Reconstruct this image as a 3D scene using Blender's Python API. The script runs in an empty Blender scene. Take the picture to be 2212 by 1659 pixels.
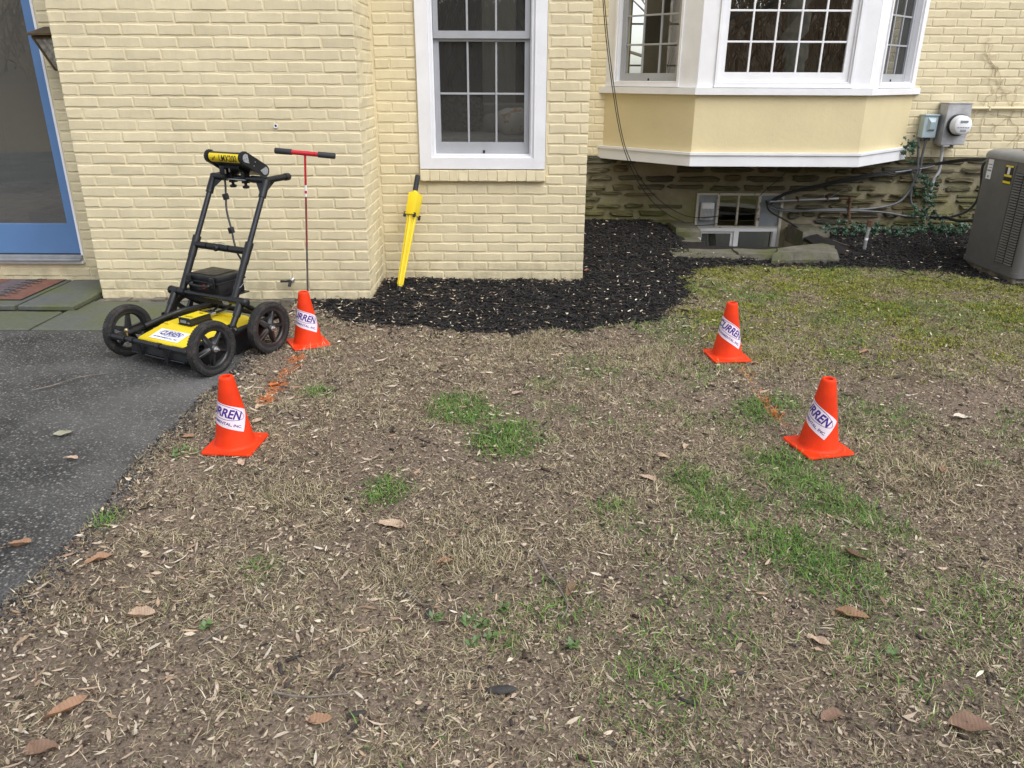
import bpy, bmesh, math, random
import numpy as np
from mathutils import Matrix, Vector
R=math.radians
random.seed(7); rng=np.random.default_rng(11)
sc=bpy.context.scene; COL=sc.collection
# ------------------------------------------------------------------ camera, sky, sun, exposure
F=1661.; CX,CY=1106.,829.5; H=1.35; PITCH=R(21.7); ROLL=R(0.25)     # photo measured on a 2212 x 1659 grid
cam=bpy.data.cameras.new('camera'); co=bpy.data.objects.new('camera',cam); COL.objects.link(co)
cam.sensor_width=36; cam.lens=36*F/2212; cam.clip_end=400; cam.clip_start=.05
co.matrix_world=Matrix.Translation((0,0,H))@Matrix.Rotation(math.pi/2-PITCH,4,'X')@Matrix.Rotation(ROLL,4,'Z')
sc.camera=co
sc.render.resolution_x=1024; sc.render.resolution_y=768
w=bpy.data.worlds.new('World'); sc.world=w; w.use_nodes=True
nt=w.node_tree; bg=nt.nodes['Background']
sky=nt.nodes.new('ShaderNodeTexSky'); sky.sky_type='NISHITA'; sky.sun_disc=False
SUN_EL,SUN_AZ=R(50),R(142)
sky.sun_elevation=SUN_EL; sky.sun_rotation=SUN_AZ; sky.air_density=1.0; sky.dust_density=1.6; sky.ozone_density=1.0
hs=nt.nodes.new('ShaderNodeHueSaturation'); hs.inputs['Saturation'].default_value=.42
nt.links.new(sky.outputs[0],hs.inputs['Color']); nt.links.new(hs.outputs[0],bg.inputs[0]); bg.inputs[1].default_value=.15
sl=bpy.data.lights.new('sun','SUN'); sl.energy=1.3; sl.angle=R(50); sl.color=(1,.985,.965)
so=bpy.data.objects.new('sun',sl); COL.objects.link(so)
d=Vector((math.sin(SUN_AZ)*math.cos(SUN_EL),math.cos(SUN_AZ)*math.cos(SUN_EL),math.sin(SUN_EL)))
so.rotation_euler=d.to_track_quat('Z','Y').to_euler(); so.location=(0,-3,6)
vs=sc.view_settings; vs.view_transform='Standard'; vs.look='None'; vs.exposure=0.80; vs.gamma=1; vs.use_curve_mapping=False
sc.render.engine='CYCLES'
sc.cycles.max_bounces=6; sc.cycles.diffuse_bounces=3; sc.cycles.glossy_bounces=3; sc.cycles.transparent_max_bounces=12

# ------------------------------------------------------------------ photo pixel -> world
def ray(x,y):
    a=(x-CX)/F; b=(CY-y)/F; c,s=math.cos(ROLL),math.sin(ROLL); a,b=a*c-b*s,a*s+b*c
    return np.array([a,math.cos(PITCH)+b*math.sin(PITCH),-math.sin(PITCH)+b*math.cos(PITCH)])
O3=np.array([0,0,H])
def G(x,y,z=0.):
    d=ray(x,y); return O3+d*((z-H)/d[2])
def W(x,y,Y):
    d=ray(x,y); return O3+d*(Y/d[1])

# ------------------------------------------------------------------ noise
def _hash(ix,iy,seed):
    h=(ix.astype(np.int64)*374761393+iy.astype(np.int64)*668265263+seed*974711)&0x7fffffff
    h=((h^(h>>13))*1274126177)&0x7fffffff
    return ((h^(h>>16))&0xffff)/65535.
def vnoise(x,y,seed=0):
    x=np.asarray(x,float); y=np.asarray(y,float)
    ix=np.floor(x);iy=np.floor(y);fx=x-ix;fy=y-iy;fx=fx*fx*(3-2*fx);fy=fy*fy*(3-2*fy)
    a=_hash(ix,iy,seed);b=_hash(ix+1,iy,seed);c=_hash(ix,iy+1,seed);e=_hash(ix+1,iy+1,seed)
    return (a*(1-fx)+b*fx)*(1-fy)+(c*(1-fx)+e*fx)*fy
def fbm(x,y,seed=0,oct=4):
    v=0;a=.5;t=0
    for o in range(oct):
        v=v+a*vnoise(np.asarray(x)*2**o,np.asarray(y)*2**o,seed+o*17); t+=a; a*=.5
    return v/t
def sstep(a,b,x): t=np.clip((x-a)/(b-a),0,1); return t*t*(3-2*t)

# ------------------------------------------------------------------ mesh helpers
class MB:
    def __init__(s): s.v=[];s.f=[]
    def add(s,v,f):
        n=len(s.v); s.v+= [tuple(p) for p in v]; s.f+=[tuple(i+n for i in q) for q in f]; return s
    def box(s,x0,x1,y0,y1,z0,z1,bev=0):
        if bev:
            b=min(bev,.45*min(abs(x1-x0),abs(y1-y0),abs(z1-z0)))
            bm=bmesh.new(); bmesh.ops.create_cube(bm,size=1)
            for v in bm.verts: v.co=Vector(((x0+x1)/2+v.co.x*(x1-x0),(y0+y1)/2+v.co.y*(y1-y0),(z0+z1)/2+v.co.z*(z1-z0)))
            bmesh.ops.bevel(bm,geom=bm.edges[:],offset=b,segments=2,profile=.6,affect='EDGES')
            return s.bm(bm)
        v=[(x,y,z) for x in(x0,x1) for y in(y0,y1) for z in(z0,z1)]
        return s.add(v,[(0,1,3,2),(4,6,7,5),(0,4,5,1),(2,3,7,6),(0,2,6,4),(1,5,7,3)])
    def bm(s,bm):
        bm.verts.index_update(); s.add([v.co[:] for v in bm.verts],[[v.index for v in f.verts] for f in bm.faces]); bm.free(); return s
    def tube(s,path,r,seg=10,cap=True):
        P=[Vector(p) for p in path]; n=len(P); rr=r if hasattr(r,'__len__') else [r]*n
        T=[(P[min(i+1,n-1)]-P[max(i-1,0)]).normalized() for i in range(n)]
        a=Vector((0,0,1)) if abs(T[0].z)<.9 else Vector((1,0,0))
        u=T[0].cross(a).normalized(); vv=[]
        for i in range(n):
            u=(u-T[i]*u.dot(T[i])).normalized(); b=T[i].cross(u)
            vv+=[P[i]+(u*math.cos(2*math.pi*k/seg)+b*math.sin(2*math.pi*k/seg))*rr[i] for k in range(seg)]
        f=[(i*seg+k,i*seg+(k+1)%seg,(i+1)*seg+(k+1)%seg,(i+1)*seg+k) for i in range(n-1) for k in range(seg)]
        if cap: f+=[tuple(range(seg))[::-1],tuple((n-1)*seg+k for k in range(seg))]
        return s.add(vv,f)
    def lathe(s,prof,seg=32,axis='z',c=(0,0,0),close=False):
        vv=[];m=len(prof)
        for k in range(seg):
            a=2*math.pi*k/seg
            for r,h in prof:
                p=(r*math.cos(a),r*math.sin(a),h)
                if axis=='x': p=(h,r*math.cos(a),r*math.sin(a))
                if axis=='y': p=(r*math.cos(a),h,r*math.sin(a))
                vv.append((p[0]+c[0],p[1]+c[1],p[2]+c[2]))
        mm=m if close else m-1
        f=[(k*m+i,((k+1)%seg)*m+i,((k+1)%seg)*m+(i+1)%m,k*m+(i+1)%m) for k in range(seg) for i in range(mm)]
        return s.add(vv,f)
    def prism(s,poly,axis,a,b):
        n=len(poly)
        def pt(p,h): return {'x':(h,p[0],p[1]),'y':(p[0],h,p[1]),'z':(p[0],p[1],h)}[axis]
        return s.add([pt(p,a) for p in poly]+[pt(p,b) for p in poly],[tuple(range(n)),tuple(range(2*n-1,n-1,-1))]+[(i,(i+1)%n,n+(i+1)%n,n+i) for i in range(n)])
    def frame(s,x0,x1,z0,z1,bl,br,bb,bt,y0,y1):   # rectangular frame in xz, stiles full height, rails butted
        s.box(x0,x0+bl,y0,y1,z0,z1); s.box(x1-br,x1,y0,y1,z0,z1)
        s.box(x0+bl,x1-br,y0+.001,y1-.001,z0,z0+bb); s.box(x0+bl,x1-br,y0+.001,y1-.001,z1-bt,z1); return s
    def xf(s,m): s.v=[tuple(m@Vector(p)) for p in s.v]; return s
    def mesh(s,name):
        me=bpy.data.meshes.new(name); me.from_pydata(s.v,[],s.f)
        bm=bmesh.new(); bm.from_mesh(me); bmesh.ops.recalc_face_normals(bm,faces=bm.faces[:]); bm.to_mesh(me); bm.free(); return me
BASE={}
def put(name,me,mat,parent=None,smooth=0,loc=None,rot=None,scale=None):
    o=bpy.data.objects.new(name,me); COL.objects.link(o)
    if mat and not me.materials: me.materials.append(mat)
    if loc is not None: o.location=loc
    if rot is not None: o.rotation_euler=rot
    if scale is not None: o.scale=scale
    if parent:
        o.parent=parent
        if parent in BASE: o.matrix_parent_inverse=BASE[parent]; 
    if smooth: shade(me,smooth)
    return o
def shade(me,ang=40):
    bm=bmesh.new(); bm.from_mesh(me)
    for f in bm.faces: f.smooth=True
    for e in bm.edges: e.smooth=not(len(e.link_faces)==2 and e.calc_face_angle(0)>R(ang))
    bm.to_mesh(me); bm.free()
def obj(name,mb,mat,parent=None,smooth=0): return put(name,mb.mesh(name),mat,parent,smooth)
def tag(o,label,cat,group=None,kind=None):
    if label: o['label']=label
    if cat: o['category']=cat
    if group: o['group']=group
    if kind: o['kind']=kind
    return o
def thing(name,label,cat,loc=(0,0,0),rot=(0,0,0),group=None,world=False):
    o=bpy.data.objects.new(name,None); COL.objects.link(o); o.location=loc; o.rotation_euler=rot; o.empty_display_size=.1
    if world: BASE[o]=Matrix.Translation(loc).inverted()
    return tag(o,label,cat,group)
def spline(pts,n=6):
    P=[np.array(p,float) for p in pts]; P=[2*P[0]-P[1]]+P+[2*P[-1]-P[-2]]; out=[]
    for i in range(1,len(P)-2):
        for k in range(n):
            t=k/n; out.append(.5*((2*P[i])+(-P[i-1]+P[i+1])*t+(2*P[i-1]-5*P[i]+4*P[i+1]-P[i+2])*t*t+(-P[i-1]+3*P[i]-3*P[i+1]+P[i+2])*t**3))
    out.append(P[-2]); return [tuple(p) for p in out]
def npmesh(name,verts,faces,colors=None,mat=None):    # faces: (n,k) array
    me=bpy.data.meshes.new(name); nv=len(verts); nf,k=faces.shape
    me.vertices.add(nv); me.vertices.foreach_set('co',np.ascontiguousarray(verts,dtype=np.float32).ravel())
    me.loops.add(nf*k); me.loops.foreach_set('vertex_index',np.ascontiguousarray(faces,dtype=np.int32).ravel())
    me.polygons.add(nf); me.polygons.foreach_set('loop_start',np.arange(0,nf*k,k,dtype=np.int32))
    me.update(calc_edges=True)
    if colors is not None:
        ca=me.color_attributes.new('Col','FLOAT_COLOR','POINT')
        c4=np.ones((nv,4),np.float32); c4[:,:3]=colors; ca.data.foreach_set('color',c4.ravel())
    if mat: me.materials.append(mat)
    return me
def text2d(s,width,height,off=0.,shear=0.):
    c=bpy.data.curves.new('t','FONT'); c.body=s; c.offset=off; c.shear=shear; c.resolution_u=4
    o=bpy.data.objects.new('t',c); COL.objects.link(o); dg=bpy.context.evaluated_depsgraph_get()
    me=bpy.data.meshes.new_from_object(o.evaluated_get(dg)); bpy.data.objects.remove(o); bpy.data.curves.remove(c)
    bm=bmesh.new(); bm.from_mesh(me); bmesh.ops.triangulate(bm,faces=bm.faces[:]); bmesh.ops.remove_doubles(bm,verts=bm.verts[:],dist=1e-5)
    bm.verts.index_update()
    v=np.array([v.co[:2] for v in bm.verts]); f=[[v.index for v in q.verts] for q in bm.faces]; bm.free(); bpy.data.meshes.remove(me)
    lo,hi=v.min(0),v.max(0); v=(v-(lo+hi)/2)/(hi-lo)*np.array([width,height]); return v,f
def ring2d(a,b,t,n=40):
    v=[];
    for k in range(n):
        c,s=math.cos(2*math.pi*k/n),math.sin(2*math.pi*k/n); v+=[(a*c,b*s),((a-t)*c,(b-t)*s)]
    f=[(2*k,2*((k+1)%n),2*((k+1)%n)+1,2*k+1) for k in range(n)]; return np.array(v),f
def grid2d(w,h,nx,ny):
    v=[(-w/2+w*i/nx,-h/2+h*j/ny) for j in range(ny+1) for i in range(nx+1)]
    f=[(j*(nx+1)+i,j*(nx+1)+i+1,(j+1)*(nx+1)+i+1,(j+1)*(nx+1)+i) for j in range(ny) for i in range(nx)]
    return np.array(v),f

# ------------------------------------------------------------------ materials
def nodes(name):
    m=bpy.data.materials.new(name); m.use_nodes=True; t=m.node_tree; return m,t,t.nodes['Principled BSDF']
def N(t,kind,**kw):
    n=t.nodes.new(kind)
    for k,v in kw.items():
        if k in n.inputs: n.inputs[k].default_value=v
        else: setattr(n,k,v)
    return n
def L(t,a,b): t.links.new(a,b)
def ramp(t,src,stops):
    r=N(t,'ShaderNodeValToRGB'); e=r.color_ramp.elements
    while len(e)<len(stops): e.new(.5)
    for q,(p,c) in zip(e,stops): q.position=p; q.color=(c,c,c,1) if not hasattr(c,'__len__') else (*c,1)
    L(t,src,r.inputs[0]); return r.outputs[0]
def mix(t,fac,a,b,mode='MIX'):
    n=N(t,'ShaderNodeMix',data_type='RGBA',blend_type=mode)
    for sock,v in((n.inputs[0],fac),(n.inputs[6],a),(n.inputs[7],b)):
        if hasattr(v,'is_output'): L(t,v,sock)
        elif hasattr(v,'__len__'): sock.default_value=(*v,1)
        else: sock.default_value=v
    return n.outputs[2]
def noise(t,scale,detail=4,rough=.55,vec=None,sx=None):
    if vec is None: vec=N(t,'ShaderNodeTexCoord').outputs['Object']
    if sx:
        mp=N(t,'ShaderNodeMapping'); mp.inputs['Scale'].default_value=sx; L(t,vec,mp.inputs[0]); vec=mp.outputs[0]
    n=N(t,'ShaderNodeTexNoise'); n.inputs['Scale'].default_value=scale; n.inputs['Detail'].default_value=detail; n.inputs['Roughness'].default_value=rough
    L(t,vec,n.inputs['Vector']); return n.outputs[0]
def bump(t,b,h,strength,dist=.01):
    n=N(t,'ShaderNodeBump'); n.inputs['Strength'].default_value=strength; n.inputs['Distance'].default_value=dist
    L(t,h,n.inputs['Height']); L(t,n.outputs[0],b.inputs['Normal']); return n
def M(name,col,rough=.6,metal=0,var=.15,vs=6,bmp=0,bs=60,col2=None,lo=.35,hi=.65,spec=None,sx=None,rvar=.1):
    m,t,b=nodes(name); n=noise(t,vs,sx=sx)
    c2=col2 or tuple(min(1,c*(1+var)) for c in col); c1=col if col2 else tuple(c*(1-var) for c in col)
    L(t,ramp(t,n,[(lo,c1),(hi,c2)]),b.inputs['Base Color'])
    L(t,ramp(t,noise(t,vs*2.3,3),[(.3,max(0,rough-rvar)),(.7,min(1,rough+rvar))]),b.inputs['Roughness']); b.inputs['Metallic'].default_value=metal
    if spec is not None: b.inputs['Specular IOR Level'].default_value=spec
    if bmp: bump(t,b,noise(t,bs,4,sx=sx),bmp)
    return m
def vcol(name,rough=.8,fine=60,amt=.35,bmp=.3,bs=120,transl=0):
    m,t,b=nodes(name); a=N(t,'ShaderNodeVertexColor',layer_name='Col')
    c=mix(t,1.,a.outputs[0],ramp(t,noise(t,fine,5,.65),[(.25,1-amt),(.75,1+amt)]),'MULTIPLY') if amt else a.outputs[0]
    L(t,c,b.inputs['Base Color']); b.inputs['Roughness'].default_value=rough; b.inputs['Specular IOR Level'].default_value=.25
    if bmp: bump(t,b,noise(t,bs,5,.65),bmp,.006)
    return m
PAINT=(.735,.642,.425)
def paint_mat(name,col,dirt=True):
    m,t,b=nodes(name)
    geo=N(t,'ShaderNodeNewGeometry').outputs['Position']; oi=N(t,'ShaderNodeObjectInfo').outputs['Random']
    c=ramp(t,noise(t,2.2,5,.6,vec=geo),[(.3,tuple(x*.93 for x in col)),(.7,tuple(x*1.04 for x in col))])
    c=mix(t,1.,c,ramp(t,oi,[(0,.93),(1,1.03)]),'MULTIPLY')
    if dirt: c=mix(t,1.,c,ramp(t,noise(t,1.3,6,.7,vec=geo,sx=(3,3,.6)),[(.30,.90),(.6,1.02)]),'MULTIPLY')
    sp=noise(t,38,6,.75,vec=geo); c=mix(t,ramp(t,sp,[(.66,0.),(.80,.45)]),c,tuple(x*.62 for x in col))
    if dirt:
        sx=N(t,'ShaderNodeSeparateXYZ'); L(t,geo,sx.inputs[0])
        lo=ramp(t,sx.outputs[2],[(0.,1.),(.22,0.)])
        msk=mix(t,1.,lo,ramp(t,noise(t,9,5,.7,vec=geo),[(.42,0.),(.66,.8)]),'MULTIPLY'); c=mix(t,msk,c,(.36,.31,.19))
    L(t,c,b.inputs['Base Color']); b.inputs['Roughness'].default_value=.62; b.inputs['Specular IOR Level'].default_value=.35
    h=mix(t,.35,noise(t,26,5,.6,vec=geo),noise(t,170,3,.6,vec=geo)); bump(t,b,h,.55,.006); return m
m_brick=paint_mat('yellow_painted_brick',PAINT); m_mortar=paint_mat('yellow_painted_mortar',tuple(x*1.02 for x in PAINT))
m_stucco=paint_mat('yellow_stucco',(.70,.595,.36),False)
m_white=M('white_paint',(.80,.80,.82),.45,var=.04,vs=5,bmp=.08,bs=40)
m_sash=M('grey_window_sash',(.36,.37,.39),.5,var=.06)
m_blue=M('blue_door_paint',(.105,.205,.40),.42,var=.06,vs=3,bmp=.05)
m_alu=M('dull_aluminium',(.34,.35,.36),.5,.4,var=.12,vs=14)
m_galv=M('galvanised_box',(.46,.46,.47),.5,.35,var=.2,vs=9,bmp=.1)
m_greybox=M('grey_blue_enamel',(.38,.47,.51),.4,var=.07,vs=7)
m_pvc=M('grey_conduit',(.13,.135,.14),.5,var=.18,vs=12)
m_cable=M('black_cable',(.02,.02,.022),.55,var=.3,vs=20)
m_rust=M('rusty_iron',(.10,.055,.032),.85,.2,var=.4,vs=40,bmp=.5,bs=90,col2=(.16,.09,.05))
m_black=M('black_plastic',(.012,.0125,.014),.42,var=.25,vs=20,bmp=.08,bs=200)
m_fit=M('black_pipe_fitting',(.009,.009,.010),.42,var=.2,vs=15)
m_tubegrey=M('dark_grey_tube',(.032,.034,.038),.25,.55,var=.12,vs=10)
m_tyre=M('tyre_rubber',(.024,.023,.022),.8,var=.3,vs=24,col2=(.075,.062,.052),bmp=.7,bs=85,lo=.5,hi=.8)
m_rim=M('wheel_rim_plastic',(.022,.022,.024),.38,var=.3,vs=12)
m_dirtrim=M('dusty_wheel_rim',(.022,.020,.021),.42,var=.3,vs=7,col2=(.06,.042,.036),lo=.5,hi=.8)
m_steel=M('bright_steel',(.62,.62,.62),.25,.95,var=.1)
m_silver=M('silver_plate',(.42,.43,.45),.4,.4,var=.06,vs=30)
m_yel=M('yellow_moulded_plastic',(.80,.60,.018),.42,var=.07,vs=5,bmp=.12,bs=25)
m_yellab=M('yellow_label',(.86,.66,.015),.35,var=.03)
m_paper=M('white_sticker',(.82,.82,.84),.45,var=.03)
m_pink=M('white_cone_sticker',(.86,.74,.80),.45,var=.03)
m_ink=M('blue_ink',(.035,.035,.22),.5,var=.1)
m_inkp=M('violet_blue_ink',(.055,.018,.24),.5,var=.1)
m_blk=M('black_ink',(.012,.012,.012),.5,var=.1)
m_cone=M('orange_vinyl',(.70,.036,.004),.55,var=.06,vs=7,col2=(.93,.052,.006),bmp=.10,bs=18,spec=.3)
m_red=M('red_painted_steel',(.52,.018,.03),.35,var=.08)
m_dred=M('worn_dark_red_steel',(.23,.05,.05),.4,var=.25,vs=30)
m_rod=M('bare_steel_rod',(.16,.145,.14),.45,.5,var=.25,vs=25)
m_foam=M('black_foam_grip',(.03,.032,.035),.7,var=.2,vs=60,bmp=.2,bs=200)
m_ac=M('taupe_grey_metal',(.135,.132,.128),.5,.0,var=.08,vs=6,bmp=.03)
m_actop=M('light_grey_metal',(.25,.25,.24),.5,var=.12,vs=5)
m_dark=M('dark_gap',(.02,.02,.02),.8)
m_concrete=M('dirty_concrete',(.10,.09,.075),.9,var=.35,vs=18,bmp=.9,bs=40,col2=(.22,.19,.14))
m_bronze=M('aged_bronze',(.13,.09,.045),.45,.6,var=.25,vs=15)
m_oldwhite=M('peeling_white_paint',(.56,.52,.44),.75,var=.1,vs=22,col2=(.14,.09,.06),lo=.60,hi=.68,bmp=.5,bs=60)
m_slate=M('grey_panel',(.26,.28,.30),.5,var=.15,vs=8)
m_wood=M('stained_oak',(.12,.06,.03),.45,var=.3,vs=6,sx=(1,1,12))
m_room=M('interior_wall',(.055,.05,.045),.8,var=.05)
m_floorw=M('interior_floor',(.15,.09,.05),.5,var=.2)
m_sofa=M('beige_upholstery',(.42,.40,.37),.9,var=.08,vs=30,bmp=.2)
m_cush=M('patterned_dark_cushion',(.03,.028,.03),.9,vs=45,col2=(.16,.14,.14),bmp=.3)
m_bag=M('printed_plastic_bag',(.85,.80,.70),.4,vs=13,col2=(.62,.30,.10),lo=.55,hi=.66,bmp=.5,bs=18)
m_curt=M('pale_curtain',(.50,.50,.49),.9,var=.06,vs=10)
m_twig=M('grey_twig',(.20,.17,.145),.85,var=.3,vs=30)
m_bark=M('grey_bark',(.16,.14,.115),.9,var=.4,vs=5,bmp=.8,bs=14,sx=(1,1,.3))
m_pale=M('pale_bark',(.55,.52,.40),.85,var=.3,vs=4,bmp=.5,bs=14)
m_litterfar=M('woodland_floor',(.09,.065,.04),1,var=.4,vs=.6,col2=(.05,.055,.025))
m_brush=M('woodland_brush',(.34,.26,.17),.95,var=.3,vs=3)
m_ivy=M('ivy_leaf',(.022,.055,.032),.38,var=.4,vs=25,col2=(.045,.10,.05))
m_matR=M('russet_mat',(.17,.075,.052),.9,var=.35,vs=20,sx=(1,6,1)); m_matP=M('plum_mat',(.11,.085,.095),.9,var=.35,vs=20,sx=(1,6,1))
def glass_mat(name,base=.06,gain=1.0,tint=(.93,.96,.95),wav=.0,mesh=0,mcol=(.085,.09,.09)):
    m,t,b=nodes(name); t.nodes.remove(b); out=t.nodes['Material Output']
    tr=N(t,'ShaderNodeBsdfTransparent'); tr.inputs[0].default_value=(*tint,1)
    gl=N(t,'ShaderNodeBsdfGlossy'); gl.inputs['Roughness'].default_value=.004; gl.inputs[0].default_value=(1,1,1,1)
    fr=N(t,'ShaderNodeFresnel'); fr.inputs[0].default_value=1.5
    ma=N(t,'ShaderNodeMath',operation='MULTIPLY_ADD'); L(t,fr.outputs[0],ma.inputs[0]); ma.inputs[1].default_value=gain; ma.inputs[2].default_value=base; ma.use_clamp=True
    mx=N(t,'ShaderNodeMixShader'); L(t,ma.outputs[0],mx.inputs[0]); L(t,tr.outputs[0],mx.inputs[1]); L(t,gl.outputs[0],mx.inputs[2]); L(t,mx.outputs[0],out.inputs[0])
    if mesh:      # fine grey insect screen over the pane
        df=N(t,'ShaderNodeBsdfDiffuse'); df.inputs[0].default_value=(*mcol,1); m2=N(t,'ShaderNodeMixShader'); m2.inputs[0].default_value=mesh
        L(t,mx.outputs[0],m2.inputs[1]); L(t,df.outputs[0],m2.inputs[2]); L(t,m2.outputs[0],out.inputs[0])
    if wav:
        n=N(t,'ShaderNodeBump'); n.inputs['Strength'].default_value=wav; n.inputs['Distance'].default_value=.01
        L(t,noise(t,3.5,2),n.inputs['Height']); L(t,n.outputs[0],gl.inputs['Normal'])
    return m
m_glass=glass_mat('window_glass',.17,1.5,(.78,.81,.80),wav=.03)
m_screen=glass_mat('screened_window_glass',.06,1.2,(.78,.80,.80),wav=.02,mesh=.26)
m_lampglass=M('seeded_lamp_glass',(.30,.28,.24),.25,var=.4,vs=40,bmp=.6,bs=60)

# asphalt
m_asph,t,b=nodes('asphalt')
vor=N(t,'ShaderNodeTexVoronoi'); vor.inputs['Scale'].default_value=100; L(t,N(t,'ShaderNodeTexCoord').outputs['Object'],vor.inputs['Vector'])
sep=N(t,'ShaderNodeSeparateColor'); L(t,vor.outputs['Color'],sep.inputs[0])
stone=ramp(t,sep.outputs[0],[(0.,(.030,.029,.028)),(.40,(.070,.068,.065)),(.80,(.15,.146,.14)),(.97,(.36,.35,.32))])
c=mix(t,ramp(t,vor.outputs['Distance'],[(.28,0.),(.58,.92)]),stone,(.010,.010,.010))
c=mix(t,ramp(t,noise(t,1.1,5,.6),[(.38,0.),(.66,.62)]),c,(.19,.186,.178))
c=mix(t,ramp(t,noise(t,5.5,5,.7),[(.66,0.),(.76,.55)]),c,(.05,.06,.022))
L(t,c,b.inputs['Base Color']); b.inputs['Roughness'].default_value=.75
bump(t,b,ramp(t,vor.outputs['Distance'],[(0.,1.),(.7,0.)]),1.,.006)
# flagstone
m_flag,t,b=nodes('bluestone_flag')
oi=N(t,'ShaderNodeObjectInfo').outputs['Random']
c=ramp(t,oi,[(0,(.085,.095,.085)),(1,(.12,.125,.11))])
c=mix(t,ramp(t,noise(t,3.2,5,.65),[(.40,0.),(.62,.85)]),c,(.10,.115,.045))
c=mix(t,1.,c,ramp(t,noise(t,40,4),[(.3,.85),(.7,1.12)]),'MULTIPLY')
L(t,c,b.inputs['Base Color']); b.inputs['Roughness'].default_value=.6; bump(t,b,noise(t,22,5,.65),.35,.006)
# rubble stone and its mortar
def stone_mat(name,cols,mort):
    m,t,b=nodes(name); geo=N(t,'ShaderNodeNewGeometry').outputs['Position']; oi=N(t,'ShaderNodeObjectInfo').outputs['Random']
    if mort: c=ramp(t,noise(t,5,5,.6,vec=geo),[(.3,cols[0]),(.7,cols[1])])
    else:
        c=ramp(t,oi,[(i/(len(cols)-1),q) for i,q in enumerate(cols)])
        c=mix(t,1.,c,ramp(t,noise(t,10,6,.7,vec=geo,sx=(1,1,5)),[(.28,.55),(.72,1.35)]),'MULTIPLY')
    sx=N(t,'ShaderNodeSeparateXYZ'); L(t,geo,sx.inputs[0])
    lo=ramp(t,sx.outputs[2],[(0.,1.),(.5,.35)])
    xm=ramp(t,noise(t,1.6,3,.5,vec=geo),[(.32,0.),(.52,1.)])
    msk=mix(t,1.,mix(t,1.,lo,xm,'MULTIPLY'),ramp(t,noise(t,14,5,.7,vec=geo),[(.3,.25),(.6,.8)]),'MULTIPLY')
    c=mix(t,msk,c,(.15,.16,.03)); L(t,c,b.inputs['Base Color']); b.inputs['Roughness'].default_value=.9; b.inputs['Specular IOR Level'].default_value=.2
    bump(t,b,noise(t,20,6,.7,vec=geo,sx=(1,1,4) if not mort else None),1.,.012); return m
m_stone=stone_mat('schist_stone',[(.10,.085,.062),(.15,.125,.095),(.085,.08,.066),(.19,.14,.09),(.125,.112,.09)],False)
m_smort=stone_mat('lime_mortar',[(.22,.185,.13),(.36,.31,.235)],True)
m_cope,t,b=nodes('mossy_coping_stone')
c=ramp(t,noise(t,7,6,.7),[(.3,(.075,.068,.052)),(.7,(.19,.175,.14))]); c=mix(t,ramp(t,noise(t,4,4),[(.44,.10),(.64,.85)]),c,(.085,.095,.028))
L(t,c,b.inputs['Base Color']); b.inputs['Roughness'].default_value=.9; bump(t,b,noise(t,16,6,.7),1.,.015)
m_soil=vcol('bare_soil',.95,130,.75,1.,170); m_blade=vcol('grass_blade',.7,40,.15,0); m_chip=vcol('bark_mulch',.75,50,.3,.4,90); m_leafv=vcol('leaf_litter',.75,60,.15,.2,60)

# ================================================================== GROUND
MULCH=np.array([(-1.5,4.86),(-1.3,4.74),(-1.2,4.64),(-1.036,4.38),(-.83,4.32),(-.56,4.31),(-.335,4.19),(-.017,4.155),(.38,4.21),(.61,4.34),(.9,4.44),(1.107,4.765),(1.21,5.11),(1.21,5.5),(1.38,5.755),(1.76,5.84),(2.3,5.85),(2.82,5.83),(3.27,5.66),(3.58,5.25),(4.2,4.95),(6.5,4.9),(6.5,7.3),(.49,7.3),(.49,5.44),(-.92,5.44),(-.92,4.88)])
def inpoly(x,y,P):
    r=np.zeros(np.shape(x),bool); j=len(P)-1
    for i in range(len(P)):
        xi,yi=P[i];xj,yj=P[j]
        c=((yi>y)!=(yj>y))&(x<(xj-xi)*(y-yi)/(yj-yi+1e-12)+xi); r^=c; j=i
    return r
def mulch(x,y):
    nx=(fbm(x*5,y*5,3)-.5)*.22; ny=(fbm(x*5+9,y*5,4)-.5)*.22; return inpoly(x+nx,y+ny,MULCH)
def drive_edge(y): return -1.40+(fbm(np.asarray(y)*3.1,np.asarray(y)*0+2,5)-.5)*.06
CONES=[(-1.086,2.722,-4.5),(-1.108,3.965,28.),(1.118,3.785,5.5),(1.205,2.725,13.)]
def ground_h(x,y):
    x=np.asarray(x,float);y=np.asarray(y,float)
    h=(fbm(x*1.3,y*1.3,21)-.5)*.05+(fbm(x*9,y*9,22)-.5)*.026+(fbm(x*24,y*24,23,2)-.5)*.016
    h=h*sstep(-1.40,-1.05,x)
    h=np.where(mulch(x,y),h+.002,h)
    h=h*(1-.7*sstep(5.9,6.3,y))
    h=h+.05*sstep(5.6,6.2,y)*sstep(2.45,2.75,x)+.085*sstep(6.3,7.1,y)*sstep(1.6,1.2,x)*sstep(.45,.5,x)+.035*sstep(5.9,6.3,y)*(x>.5)*(x<2.7)
    h=np.where((x<drive_edge(y)-.02)&(y<4.9),-.05,h)
    h=np.where((x<-1.5)&(y>4.0),-.05,h)
    for a,b_,_ in CONES:
        wgt=sstep(.27,.155,np.hypot(x-a,y-b_)); h=h*(1-wgt)
    far=sstep(-3.5,-26,y)+sstep(9,30,np.abs(x))*.4*(y<0); h=h+far*4.5
    return h
SEG=[(G(650,764)[:2],G(575,866)[:2]),(G(1598,790)[:2],G(1640,860)[:2]),(G(1640,860)[:2],G(1722,945)[:2])]
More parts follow.
